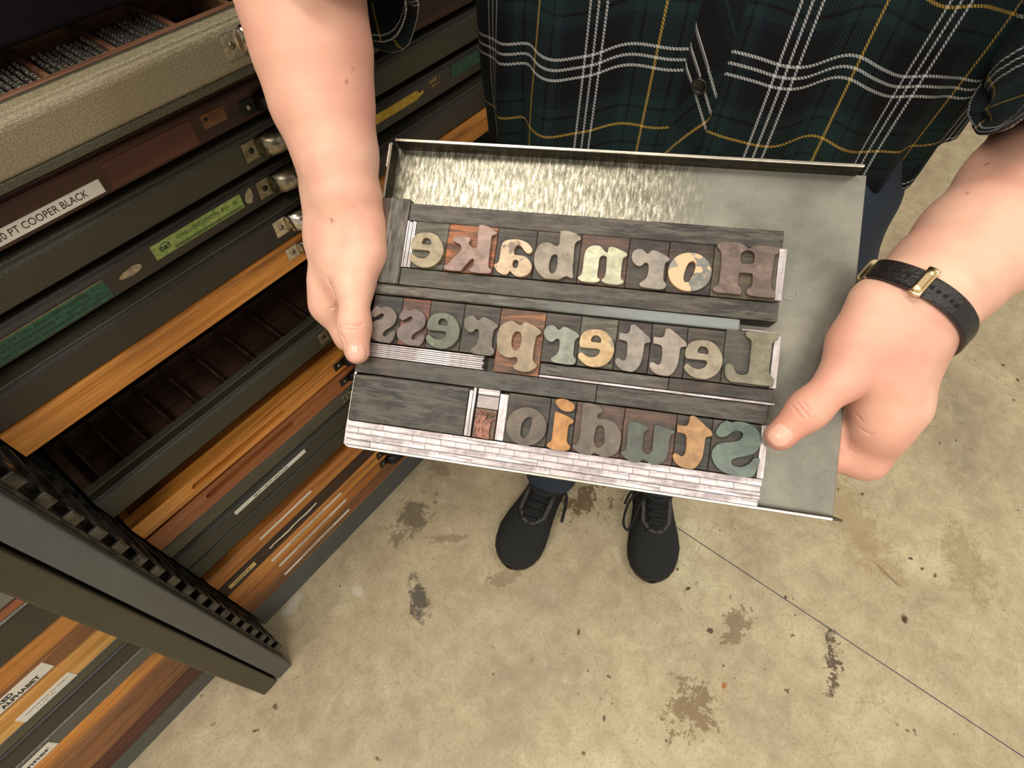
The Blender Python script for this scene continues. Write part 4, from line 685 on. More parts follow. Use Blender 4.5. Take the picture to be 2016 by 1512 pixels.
f3 = M['furn_e'] = bpy.data.objects['wooden_furniture.004'].data.materials[0]; nt = f3.node_tree; bsd = nt.nodes['Principled BSDF']
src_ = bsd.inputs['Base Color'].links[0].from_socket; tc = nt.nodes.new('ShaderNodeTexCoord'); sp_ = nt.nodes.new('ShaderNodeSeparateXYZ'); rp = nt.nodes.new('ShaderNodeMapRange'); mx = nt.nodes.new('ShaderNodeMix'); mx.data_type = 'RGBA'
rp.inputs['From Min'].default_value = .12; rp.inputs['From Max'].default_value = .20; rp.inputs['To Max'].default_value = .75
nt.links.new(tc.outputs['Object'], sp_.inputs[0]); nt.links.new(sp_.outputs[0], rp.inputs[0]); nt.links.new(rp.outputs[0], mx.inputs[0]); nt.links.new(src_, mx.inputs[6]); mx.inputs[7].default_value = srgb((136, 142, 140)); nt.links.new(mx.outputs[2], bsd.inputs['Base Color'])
slab(FU, 134.3, 219.7, 68.4, 76.2, 19, furn('furn_f', (104, 106, 100), (66, 64, 60), 6, .35), 'short grey wood spacer beneath the r, e and t of the middle row', FC)
slab(FU, 220, 285, 68.4, 76.6, 18.6, furn('furn_g', (70, 58, 50), (42, 34, 30), 7, .1), 'short dark brown wood spacer beneath the last letters at the right of the middle row', FC)
slab(FU, 2, 174, 53.9, 65.9, 19, furn('furn_h', (78, 76, 70), (48, 44, 40), 8, .12), 'long dark grey wood spacer under the middle row, left of the joint', FC)
slab(FU, 174.3, 282.7, 53.9, 65.9, 19, furn('furn_i', (86, 84, 76), (54, 50, 44), 9, .12), 'dark wood spacer above the S, t and u of the bottom row', FC)
slab('wooden_block', 2.2, 87.5, 19.6, 52.6, 19, furn('furn_j', (84, 80, 72), (40, 36, 32), 11, .4), 'wide dark weathered wood spacing block at the lower left of the tray', 'wood spacer', bev=.0006)
ORD = ['leftmost', 'second from left', 'third from left', 'fourth from left', 'fifth from left'] + ['%s from left' % w for w in ('6th','7th','8th','9th','10th','11th','12th','13th','14th','15th','16th','17th','18th','19th','20th','21st','22nd','23rd','24th','25th','26th','27th','28th','29th','30th')]
# bright leads
LG = 'thin metal leads standing left of the e in the top row'
for i in range(5):
    slab('metal_lead', 24.9+i*1.40, 24.9+i*1.40+1.18, 133+.3*(i % 2), 167.4-.5*(i % 3), 19.6-.5*(i % 2), M['leadv'], ORD[i]+' of the five thin bright leads standing left of the top-row e', 'metal lead', LG, .0002)
slab('metal_lead', 279.3, 283.9, 134.2, 168.7, 19.2, M['leadv'], 'bright metal strip standing right of the capital H', 'metal lead')
slab('metal_lead', 281.8, 286.2, 77.2, 111.4, 19.2, M['leadv'], 'bright metal strip standing right of the capital L', 'metal lead')
slab('metal_lead', 261.5, 283.4, 112.6, 113.9, 19, M['lead'], 'very thin bright metal strip lying along the top of the capital L', 'metal lead')
LG = 'stack of thin metal leads under the double s'
for i in range(7):
    slab('metal_lead', 2.2+.5*((i*3) % 2), 95-.5*((i*2) % 3), 66.4+i*1.42, 66.4+i*1.42+1.18, 19.2-.45*(i % 2), M['lead'], ['lowest', 'second lowest', 'third lowest', 'middle', 'third highest', 'second highest', 'highest'][i]+' thin bright lead in the stack under the double s', 'metal lead', LG, .0002)
slab('metal_lead', 134.2, 286.6, 66.3, 68.1, 19.4, M['lead'], 'long thin bright metal lead beneath the right part of the middle row', 'metal lead')
slab('metal_lead', 88, 90.7, 19.8, 51.7, 19.4, M['leadv'], 'metal strip touching the wide dark wood block, the left one of a pair', 'metal lead')
slab('metal_lead', 90.9, 93.0, 19.8, 53.7, 20, M['leadv'], 'metal strip touching the small copper cut, the right one of a pair', 'metal lead')
slab('metal_quad', 94.1, 109.5, 49.3, 53.8, 19.6, M['lead'], 'small bright metal spacer at the top above the copper cut', 'metal spacer')
slab('metal_quad', 94.1, 109.4, 40.1, 49.1, 18.6, M['lead_dull'], 'dull grey square metal spacer directly above the copper cut', 'metal spacer')
slab('metal_lead', 109.8, 116, 19.8, 51.8, 19.2, M['leadv'], 'wide bright metal strip between the copper cut and the round o', 'metal lead')
slab('metal_lead', 280.2, 284.6, 19.4, 53.2, 19.2, M['leadv'], 'bright metal strip right of the capital S, under the thumb', 'metal lead')
rows = [(15.0, 'top', [2, 30, 118, 168, 227, 283.8]), (10.7, 'second', None), (6.4, 'third', [2.2, 62, 141, 202, 283.4]), (2.0, 'lowest', [2.4, 22, 96, 150, 222, 282.6])]
rnd = random.Random(3)
for v0, nm, cuts in rows:
    if cuts is None:
        cuts = [2.1]; 
        while cuts[-1] < 262: cuts.append(cuts[-1]+rnd.choice([9.6, 10.2, 10.0, 10.6]))
        cuts.append(283.2)
    for k_, (a, b) in enumerate(zip(cuts[:-1], cuts[1:])):
        h = 19.2+rnd.uniform(-.25, .35)
        slab('metal_slug', a, b-.06, v0, v0+4.13, h, M['lead'], 'bright metal slug, %s in the %s slug row by the lower rim' % (ORD[k_], nm), 'metal slug', 'metal slugs in the %s row along the lower rim' % nm, .00014)

# wood type: block, raised face, counters
def wtype(ch, glyphs, u0, u1, v0, v1, bcol, fmat, label, du=0, dv=0, seed=0, hole=None, extra=None, sx=1.0, sy=1.0, h0=19.8):
    cu, cv_ = (u0+u1)/2, (v0+v1)/2
    root = empty('wood_type_letter', TP(cu, cv_), label, 'wood type')
    bm = bmesh.new(); add_box(bm, ((u0+.12-cu)/1000, (v0+.12-cv_)/1000, 0), ((u1-.12-cu)/1000, (v1-.12-cv_)/1000, h0/1000), .0003, 1)
    bm_obj('type_body', bm, bcol, root)
    for g in glyphs:
        lps = [smooth_loop(l) for l in GLYPHS[g]]
        us = [p[0] for p in GLYPHS[g][0]]; vs = [p[1] for p in GLYPHS[g][0]]; mu, mv = (min(us)+max(us))/2, (min(vs)+max(vs))/2
        out = [[((mu+(p[0]-mu)*sx+du-cu)/1000, (mv+(p[1]-mv)*sy+dv-cv_)/1000) for p in l] for l in lps]
        curve_mesh('raised_letter' if g != 'dot' else 'raised_dot', out, (h0-.3)/1000, .0232, fmat, root, .00022)
    return root
def body(name, c, c2, seed): return furn('type_body_'+name, tuple(x*.93 for x in c), tuple(x*.9 for x in c2), seed, .10)
dk = body('dark', (72, 64, 52), (44, 38, 32), 20); dk2 = body('dark_brown', (74, 56, 46), (46, 34, 28), 21)
grn = body('greenish', (104, 108, 88), (62, 58, 48), 22); org = body('orange', (186, 112, 56), (124, 74, 40), 23)
rd = body('red_tinged', (136, 70, 48), (70, 46, 38), 24); rb = body('red_brown', (110, 72, 52), (66, 44, 34), 25)
ol = body('olive', (92, 82, 50), (62, 50, 36), 26); gd = body('dark_green', (62, 60, 50), (38, 36, 32), 27)
R1 = (132.9, 167.3); R2 = (76.9, 110.9); R3 = (19.6, 53.2)
WT = ' in the top row, which reads backwards'
def fitg(g, tgt):   # offset that moves glyph g onto centre tgt, with scale
    us = [p[0] for p in GLYPHS[g][0]]; vs = [p[1] for p in GLYPHS[g][0]]
    return dict(du=tgt[0]-(min(us)+max(us))/2, dv=tgt[1]-(min(vs)+max(vs))/2, sx=tgt[2]/(max(us)-min(us)), sy=tgt[3]/(max(vs)-min(vs)))
wtype('e', 'e', 31.9, 56.5, *R1, grn, face('face_a', (196, 178, 142), (170, 150, 114), 1), 'tan e of wood type beside the thin leads, leftmost letter in the top row', **fitg('e', (43.5, 145.8, 24.5, 25.3)))
wtype('k', 'k', 56.5, 92.5, *R1, org, face('face_b', (192, 156, 140), (150, 118, 104), 2), 'pinkish k of wood type on an orange-brown body in the top row')
wtype('a', 'a', 92.5, 120.4, *R1, dk, face('face_c', (246, 216, 176), (226, 188, 148), 3, .3, ((120, 98, 80), 150, .60)), 'pale tan a of wood type with dark speckles in the top row')
wtype('b', 'b', 120.4, 151.2, *R1, dk, face('face_d', (180, 164, 142), (150, 134, 112), 4, .33, ((92, 78, 66), 190, .66)), 'grey-tan b of wood type in the middle of the top row')
wtype('n', 'n', 151.2, 183.6, *R1, rb, face('face_e', (236, 234, 196), (198, 192, 156), 5, .25), 'shiny pale cream n of wood type in the top row')
wtype('r', 'r', 183.6, 210.0, *R1, dk2, face('face_f', (186, 168, 150), (150, 148, 140), 6), 'grey r of wood type between n and o in the top row', **fitg('r', (198.2, 146.3, 24.4, 26.0)))
wtype('o', 'o', 210.0, 238.9, *R1, dk2, face('face_g', (168, 166, 154), (130, 130, 124), 7, .28, ((214, 176, 136), 46, .505)), 'round o of wood type with a peeling orange and grey face in the top row')
wtype('H', 'H', 238.9, 279.2, *R1, ol, face('face_h', (146, 122, 110), (112, 94, 84), 8, .35), 'wide brownish capital H of wood type at the right end of the top row')
wtype('s', 's', 8.8, 30.6, *R2, gd, face('face_i', (128, 112, 98), (98, 86, 76), 9), 'dull brown s of wood type next to the left thumb in the middle row', **fitg('s', (19.6, 89.7, 20.2, 25.9)))
wtype('s', 's', 30.6, 51.5, *R2, rd, face('face_j', (134, 114, 106), (106, 92, 88), 10), 'mauve-grey s of wood type on a red-stained body in the middle row')
wtype('e', 'e', 51.5, 76.5, *R2, dk, face('face_k', (128, 136, 112), (104, 108, 90), 11), 'greenish grey e of wood type between s and r in the middle row', **fitg('e', (64.0, 89.7, 23.8, 25.3)))
wtype('r', 'r', 76.5, 102.4, *R2, dk, face('face_l', (134, 122, 108), (108, 98, 86), 12), 'dark grey-brown r of wood type left of the p in the middle row', **fitg('r', (90.1, 89.4, 23.9, 26.4)))
wtype('p', 'p', 102.4, 134.0, 66.2, 110.9, body('p_orange', (172, 108, 58), (96, 68, 48), 28), face('face_m', (190, 164, 132), (160, 140, 112), 13), 'tall tan p of wood type with its foot hanging below the middle row')
wtype('r', 'r', 134.0, 158.2, *R2, dk, face('face_n', (168, 170, 152), (140, 144, 132), 14), 'pale blue-green r of wood type right of the p in the middle row')
wtype('e', 'e', 158.2, 182.8, *R2, grn, face('face_o', (232, 200, 148), (212, 172, 116), 15, .3, ((140, 124, 110), 55, .585)), 'bright tan e of wood type with grey blotches in the middle row')
wtype('t', 't', 182.8, 205.2, *R2, dk2, face('face_p', (178, 164, 152), (148, 138, 126), 16), 'grey-pink t of wood type, the left one of the double t', )
wtype('t', 't', 205.2, 228.0, *R2, dk, face('face_q', (188, 172, 158), (158, 144, 128), 17), 'lighter pinkish t of wood type, the right one of the double t', **fitg('t', (216.9, 92.4, 21.9, 31.2)))
wtype('e', 'e', 228.0, 251.8, *R2, dk, face('face_r', (184, 170, 144), (158, 144, 120), 18), 'grey-tan e of wood type next to the capital L in the middle row', **fitg('e', (239.4, 90.1, 23.7, 25.3)))
wtype('L', 'L', 251.8, 281.6, 76.9, 112.4, body('L_grey', (84, 84, 76), (52, 48, 42), 29), face('face_s', (152, 144, 118), (124, 118, 94), 19), 'olive-grey capital L of wood type at the right end of the middle row')
wtype('o', 'O', 116.1, 145.0, *R3, dk, face('face_t', (128, 112, 96), (100, 84, 72), 20), 'round dark brown o of wood type in the bottom row')
wtype('i', ['i', 'dot'], 145.0, 162.4, *R3, gd, face('face_u', (228, 164, 92), (196, 132, 66), 21), 'bright orange i of wood type with an oval dot in the bottom row')
wtype('d', 'd', 162.4, 194.2, *R3, rb, face('face_v', (130, 114, 100), (104, 92, 80), 22), 'grey-brown d of wood type on a reddish body in the bottom row')
wtype('u', 'u', 194.2, 227.8, *R3, rb, face('face_w', (96, 104, 92), (80, 82, 72), 23), 'dark green-grey u of wood type in the bottom row')
wtype('t', 't', 227.8, 250.2, *R3, gd, face('face_x', (206, 156, 98), (172, 124, 72), 24), 'light orange-tan t of wood type left of the capital S', **fitg('t', (238.7, 36.4, 22.5, 33.9)))
wtype('S', 'S', 250.2, 280.0, *R3, dk, face('face_y', (88, 112, 92), (58, 74, 66), 25, .22), 'glossy dark green capital S of wood type at the right end of the bottom row')
# copper cut of a little printer
cut = empty('copper_cut', TP(101.8, 29.8), 'small copper picture block of a man in a cap, in the bottom row', 'printing cut')
bm = bmesh.new(); add_box(bm, (-.0075, -.0100, 0), (.0075, .0100, .0205), .0003, 1); bm_obj('mount', bm, M['man_base'], cut)
lp = [((p[0]-101.8)/1000, (p[1]-29.8)/1000) for p in smooth_loop(GLYPHS['man'][0], 3)]
curve_mesh('raised_figure', [lp], .0203, .0226, M['copper'], cut, .0002)
for a, pts in enumerate(([(-3.2, 8.2), (1.6, 7.0), (2.2, 5.6), (-1.4, 6.2), (-3.2, 8.2)], [(-5.6, -7), (-4.6, .5), (-1.2, 1.2), (.2, -7.4)], [(-1.2, 1.2), (2.0, 2.8), (4.0, 1.8)], [(-3.4, 2.2), (-2.4, -2.4), (-3.0, -6.4)])):
    tube('engraved_line', [(x/1000, y/1000, .02265) for x, y in pts], .00022, M['copper'], cut, 5)
bm = bmesh.new(); bmesh.ops.create_uvsphere(bm, u_segments=12, v_segments=6, radius=.0018); bmesh.ops.translate(bm, verts=bm.verts, vec=(.0045, .0065, .0206)); bmesh.ops.scale(bm, verts=bm.verts, vec=(1, 1, 1)); bm_obj('raised_dot', bm, M['man_base'], cut, True)
bm = bmesh.new(); bmesh.ops.create_icosphere(bm, subdivisions=1, radius=.0022); o = bm_obj('scrap_of_paper', bm, M['white'], None); o.matrix_world = TP(322, 118, .6); o.scale = (1, .9, .25); tag(o, 'tiny pale crumb lying on the bare right part of the tray', 'crumb')
o = tube('curl_of_fibre', [(0, 0, 0), (.004, -.0012, .0004), (.008, -.0018, .0002), (.0105, .0015, .0006), (.0095, .0045, .0003)], .00018, M['white'], None, 5); o.matrix_world = TP(288, 142, .5); tag(o, 'fine pale curled fibre on the tray beside the strip right of H', 'fibre')

# ------------------------------------------------------------------ the person
def arr_mesh(parts):
    vs, fs, n = [], [], 0
    for v, f in parts: vs.append(v); fs.append(np.where(f < 0, -1, f+n)); n += len(v)
    return np.concatenate(vs), np.concatenate(fs)
def orient(v, f):
    a, b, c = v[f[:, 0]], v[f[:, 1]], v[f[:, 2]]; d = v[f[:, 3]]
    vol = (np.einsum('ij,ij->i', a, np.cross(b, c)) + np.einsum('ij,ij->i', a, np.cross(c, d))).sum()
    return f[:, ::-1] if vol < 0 else f
RR = np.array([.46, -.888, 0]); FF = np.array([-.888, -.46, 0]); UP = np.array([0, 0, 1.0]); TC = np.array([.588, .190, 0])
def bp(r, f, z): return tuple(TC + RR*r + FF*f + UP*z)
KH = .0095
pa = ARM_A+HAND_A; pb = ARM_B+HAND_B
fa = lambda P: f_field(P, pa, KH); fb = lambda P: f_field(P, pb, KH)
def crease(v, f, prims, cuts):
    """finer mesh around the skin creases, then press them in"""
    bm = bmesh.new(); vv = [bm.verts.new(c) for c in v.tolist()]
    for q in f.tolist(): bm.faces.new([vv[i] for i in q])
    C0 = np.array([(np.array(a)+np.array(b))/2 for a, b, _, _ in cuts])
    near = np.min(np.linalg.norm(v[:, None, :]-C0[None], axis=2), axis=1) < .0075
    es = [e for e in bm.edges if near[e.verts[0].index] or near[e.verts[1].index]] if bm.verts.index_update() is None else []
    bmesh.ops.subdivide_edges(bm, edges=es, cuts=2, use_grid_fill=True)
    bmesh.ops.triangulate(bm, faces=[g for g in bm.faces if len(g.verts) > 4])
    bm.verts.index_update(); V = np.array([tuple(w.co) for w in bm.verts]); F4 = [tuple(w.index for w in g.verts) for g in bm.faces]; bm.free()
    fc = lambda P: f_field(P, prims, KH, cuts, .0010)
    m = np.min(np.linalg.norm(V[:, None, :]-C0[None], axis=2), axis=1) < .010; S = V[m]
    for _ in range(3):
        g = np.stack([fc((S+d).astype(np.float32))-fc((S-d).astype(np.float32)) for d in np.eye(3)*.0003], -1); g /= np.maximum(np.linalg.norm(g, axis=1, keepdims=True), 1e-9)
        S = S-g*np.clip(fc(S.astype(np.float32)), -.001, .001)[:, None]*.8
    V[m] = S; F4 = [q if len(q) == 4 else (q[0], q[1], q[2], -1) for q in F4]
    return V, np.array(F4)
parts = []
for pr, fn, ct in ((pa, fa, CUT_A), (pb, fb, CUT_B)):
    lo, hi = prim_bounds(pr, .006); v, f = surf_net(lo, hi, .0021, fn); v, f = crease(v, orient(v, f), pr, ct); parts.append((v, f))
# fine arms end inside the sleeves, where the coarse body takes over
el_a, el_b = np.array(ELB_A), np.array(ELB_B)
big = [(bp(-.17, 0, 1.38), el_a, .058, .047), (bp(.17, 0, 1.38), el_b, .058, .046),
       (bp(-.07, .0, 1.30), bp(-.06, .01, 1.02), .105, .10), (bp(.07, .0, 1.30), bp(.06, .01, 1.02), .105, .10),
       (bp(-.16, 0, 1.385), bp(.16, 0, 1.385), .06, .06), (bp(0, 0, 1.38), bp(0, .02, 1.54), .065, .058),
       (bp(-.09, 0, .98), bp(.09, 0, .98), .11, .11),
       (bp(0, .03, 1.665), bp(0, .015, 1.70), .078, .092), (bp(0, .055, 1.585), bp(0, .05, 1.64), .048, .068),
       (bp(0, .118, 1.65), bp(0, .138, 1.625), .009, .013), (bp(-.02, .102, 1.588), bp(.02, .102, 1.588), .009, .009),
       (bp(-.088, .01, 1.66), bp(-.088, .01, 1.64), .012, .009), (bp(.088, .01, 1.66), bp(.088, .01, 1.64), .012, .009)]
legs = [(bp(-.105, .0, .93), bp(-.10, .03, .50), .085, .056), (bp(.105, .0, .93), bp(.14, .04, .50), .085, .056),
        (bp(-.10, .03, .50), (.515, .262, .10), .058, .038), (bp(.14, .04, .50), (.650, .070, .10), .056, .038),
        ((.515, .262, .10), (.50, .258, .035), .036, .03), ((.650, .070, .10), (.640, .064, .035), .036, .03)]
fbig = lambda P: f_field(P, big+legs, .03)
lo, hi = prim_bounds(big+legs, .02); v, f = surf_net(lo, hi, .0095, fbig); parts.append((v, orient(v, f)))
V, F = arr_mesh(parts)
body_o = from_pydata('person', V, [[i for i in q if i >= 0] for q in F.tolist()], M['skin'], None, True)
tag(body_o, 'person in a dark plaid flannel shirt and jeans, standing and holding the metal tray', 'person')
# reddish knuckles, thumbs and moles as a vertex attribute
me = body_o.data; ca = me.color_attributes.new('flush', 'FLOAT_COLOR', 'POINT')
co = np.empty(len(me.vertices)*3); me.vertices.foreach_get('co', co); co = co.reshape(-1, 3)
fl = np.zeros(len(co)); mo = np.zeros(len(co))
for p, r, s in ((HAND_A[5][1], .030, .9), (HAND_A[4][1], .022, .5), (HAND_A[0][1], .028, .35), (HAND_B[4][1], .034, .9), (HAND_B[3][1], .028, .55), ((.277,-.074,.936), .05, .6), (HAND_B[6][1], .04, .25), (HAND_B[2][0], .03, .3)):
    d = np.linalg.norm(co-np.array(p), axis=1); fl = np.maximum(fl, s*np.clip(1-d/r, 0, 1)**.8)
for m in MOLES:
    d = np.linalg.norm(co-np.array(m[:3]), axis=1); mo = np.maximum(mo, np.clip(1.6-d/m[3], 0, 1))
ca.data.foreach_set('color', np.stack([fl, mo, np.zeros(len(co)), np.ones(len(co))], 1).astype(np.float32).ravel())
def nail(name, spec, prims, w, l, label):
    c, d, g = [np.array(v) for v in spec]; s = np.cross(g, d); nu, nv = 11, 13; vs = []
    for j in range(nv):
        for i in range(nu):
            a = (i/(nu-1)*2-1); b = j/(nv-1)*2-1
            ww = w*(1-.30*max(0, b)**3)*(1-.12*max(0, -b)**4); lim = (1-abs(a)**3*.28) if b > 0 else (1-abs(a)**3*.18)
            p = c+s*a*ww+d*b*l*lim
            for _ in range(4): p = p - g*float(f_field(p[None].astype(np.float32), prims, KH)[0])
            up = .00045+.00035*max(0, b)
            vs.append(p+g*up*(1-.5*a*a))
    n0 = len(vs); vs += [v-g*.0012 for v in vs]; fs = []
    for j in range(nv-1):
        for i in range(nu-1):
            q = (j*nu+i, j*nu+i+1, (j+1)*nu+i+1, (j+1)*nu+i); fs.append(q); fs.append(tuple(n0+k for k in q[::-1]))
    ring = [i for i in range(nu)]+[j*nu+nu-1 for j in range(1, nv)]+[(nv-1)*nu+i for i in range(nu-2, -1, -1)]+[j*nu for j in range(nv-2, 0, -1)]
    for a, b in zip(ring, ring[1:]+ring[:1]): fs.append((b, a, n0+a, n0+b))
    o = from_pydata(name, vs, fs, M['nail'], body_o, True); o['label'] = label
nail('fingernail', NAIL_A, pa, .0066, .0066, 'short pale pink thumbnail')
nail('fingernail', NAIL_B, pb, .0066, .0066, 'short pale pink thumbnail')
# hair
hp = [(bp(0, -.012, 1.70), bp(0, .02, 1.735), .098, .085), (bp(-.075, -.02, 1.70), bp(-.08, -.02, 1.56), .035, .028), (bp(.075, -.02, 1.70), bp(.08, -.02, 1.56), .035, .028), (bp(0, -.06, 1.68), bp(0, -.07, 1.56), .065, .05)]
lo, hi = prim_bounds(hp, .02); v, f = surf_net(lo, hi, .009, lambda P: f_field(P, hp, .02)); from_pydata('hair', v, orient(v, f).tolist(), M['hair'], body_o, True)

# shirt torso: an elliptical drape with folds, UV in tartan half-periods
EA, EB = .236, .140
GX = [-.40, -.26, -.22, -.183, -.16, -.145, -.122, -.098, -.078, -.05, -.018, .0016, .023, .046, .062, .076, .096, .123, .148, .188, .24, .40]
GZ = [.99, .985, .9955, 1.0047, .9986, 1.0019, 1.0103, 1.0259, 1.0306, 1.0317, 1.0374, 1.0348, 1.0283, 1.0279, 1.034, 1.037, 1.028, 1.017, 1.020, 1.0086, 1.0, 1.0]
ths = np.linspace(-PI, PI, 2001); pe = np.stack([EA*np.sin(ths), EB*np.cos(ths)], 1)
arc = np.concatenate([[0], np.cumsum(np.linalg.norm(np.diff(pe, axis=0), axis=1))]); arc -= arc[1000]
def gsm(s): return float(np.mean([np.interp(s+d, GX, GZ) for d in (-.009, -.004, 0, .004, .009)]))
def shirt_pt(s, z, off=0.0):
    th = float(np.interp(s, arc, ths)); low = np.clip((1.12-z)/.22, 0, 1)
    d = (.0045*math.sin(s*2*PI/.092+.9+2.2*(z-1)) + .003*math.sin(s*2*PI/.051+z*9))*low*(.4+.6*min(1, max(0, (s+.25)/.2)))
    d += .004*math.sin(s*2*PI/.23+z*14) + .004*max(0, (.96-z)/.06)*math.sin(s*9+1)
    # sharper hanging folds at the sides
    for s0, w0, a0 in ((.155, .014, .010), (.185, .012, -.012), (.222, .018, -.004), (-.186, .010, -.009), (-.205, .014, .010)):
        d += a0*math.exp(-((s-s0-.12*(1.0-z)*(1 if s0 > 0 else -1)*.5)/w0)**2)*low
    sh = 1+.10*max(0, (z-1.12)/.25)
    a_, b_ = EA*(1-.10*np.clip((z-1.1)/.25, 0, 1)) , EB*(1-.05*np.clip((z-1.1)/.3, 0, 1))
    nx, ny = math.sin(th)/EA, math.cos(th)/EB; L = math.hypot(nx, ny); nx /= L; ny /= L
    return TC + RR*(a_*math.sin(th)+nx*(d+off)) + FF*(b_*math.cos(th)+ny*(d+off)) + UP*z
def uvmesh(name, grid, uvs, mat, parent, closed=False, thick=.0012):
    nr, nc = len(grid), len(grid[0]); vs = [p for r in grid for p in r]; fs = []; 
    for j in range(nr-1):
        for i in range(nc if closed else nc-1):
            i2 = (i+1) % nc; fs.append((j*nc+i, j*nc+i2, (j+1)*nc+i2, (j+1)*nc+i))
    o = from_pydata(name, vs, fs, mat, parent, True); me = o.data; ul = me.uv_layers.new(name='plaid')
    li = 0
    for pl in me.polygons:
        vi = list(pl.vertices); cols = [v_ % nc for v_ in vi]; wrap = closed and max(cols)-min(cols) > 1
        for k, l in enumerate(pl.loop_indices):
            r_, c_ = divmod(vi[k], nc); c_ = nc if (wrap and c_ == 0) else c_
            ul.data[l].uv = uvs(r_, c_)
    md = o.modifiers.new('solid', 'SOLIDIFY'); md.thickness = thick; md.offset = -1
    return o
ss = np.concatenate([np.linspace(arc[0], -.26, 40), np.linspace(-.256, -.0326, 110), [-.0322, -.0318], np.linspace(-.031, .26, 140), np.linspace(.265, arc[-1], 40)])
zz = np.concatenate([np.linspace(.888, 1.12, 56), np.linspace(1.13, 1.40, 14)])
hem = lambda s: .006*math.sin(s*16+1)+.014*min(1, max(0, s-.14)/.05)+.050*min(1, max(0, s-.19)/.045)
grid = [[shirt_pt(s, z+hem(s)*max(0, 1-(z-.888)/.14)) for s in ss] for z in zz]
shoulder = [([shirt_pt(s, 1.40)*(1-k) + (np.array(bp(0, 0, 1.43+.02*k))+RR*.062*math.sin(float(np.interp(s, arc, ths)))+FF*.06*math.cos(float(np.interp(s, arc, ths))))*k + UP*.03*math.sin(k*PI) for s in ss]) for k in (.25, .5, .75, 1)]
grid += shoulder; zz2 = list(zz)+[1.42, 1.44, 1.46, 1.48]
SU = .0525; SV = .0573
def su(r, c):
    s = ss[min(c, len(ss)-1)]; u = (s+.122)/SU if s < -.032 else (s-.027)/SU
    return (u, (zz2[r]-gsm(s))/SV)
shirt = uvmesh('flannel_shirt', grid, su, M['plaid'], body_o)
shirt['label'] = 'dark green and black plaid flannel shirt with white and yellow lines'
# placket cut on the bias
ps = np.linspace(-.0465, -.0165, 14); pz = np.linspace(.884, 1.40, 110)
def psf(s, z): c_ = -.0315+.000*(z-1); return c_+(s+.0315)
pg = [[shirt_pt(psf(s, z), z, .0035 if 0 < i < len(ps)-1 else .0004) for i, s in enumerate(ps)] for z in pz]
uvmesh('placket', pg, lambda r, c: (float(np.clip((.849*(ps[c]+.034)+.528*(pz[r]-1.024))/SU, -.62, .62)), float(np.clip((.83*(ps[c]+.03)-.55*(pz[r]-.974))/SU+1, .42, 1.45))), M['plaid'], shirt)
def button(s, z):
    p = shirt_pt(s, z, .0045); q = shirt_pt(s+.004, z, .0045); u_ = shirt_pt(s, z+.004, .0045); x_ = Vector(q-p).normalized(); y_ = Vector(u_-p).normalized(); n_ = x_.cross(y_).normalized()
    if n_.dot(Vector(FF)) < 0: n_ = -n_
    y_ = n_.cross(x_)
    m = Matrix((x_, y_, n_)).transposed().to_4x4(); m.translation = Vector(p)
    R = .0066; prof = [(0, .0012), (.0034, .0012), (.0044, .0016), (.0052, .0026), (.0062, .0026), (R, .0016), (R, .0004), (.005, -.0006), (0, -.0006)]
    bm = bmesh.new(); rings = [[bm.verts.new((r*math.cos(2*PI*k/28), r*math.sin(2*PI*k/28), h)) for k in range(28)] if r > 0 else [bm.verts.new((0, 0, h))] for r, h in prof]
    for a, b in zip(rings[:-1], rings[1:]):
        for k in range(28):
            if len(a) == 1: bm.faces.new((a[0], b[k], b[(k+1) % 28]))
            elif len(b) == 1: bm.faces.new((a[k], b[0], a[(k+1) % 28]))
            else: bm.faces.new((a[k], b[k], b[(k+1) % 28], a[(k+1) % 28]))
    bm.transform(m); o = bm_obj('button', bm, M['thread_black'], shirt, True)
    for dx, dy in ((1, 1), (-1, 1), (1, -1), (-1, -1)):
        bm = bmesh.new(); bmesh.ops.create_cone(bm, segments=10, radius1=.0008, radius2=.0008, depth=.0003, cap_ends=True)
        bmesh.ops.translate(bm, verts=bm.verts, vec=(dx*.0014, dy*.0014, .0013)); bm.transform(m); bm_obj('button_hole', bm, M['head_dark'], o)
button(-.0319, 1.0172); button(-.0315, 1.112)
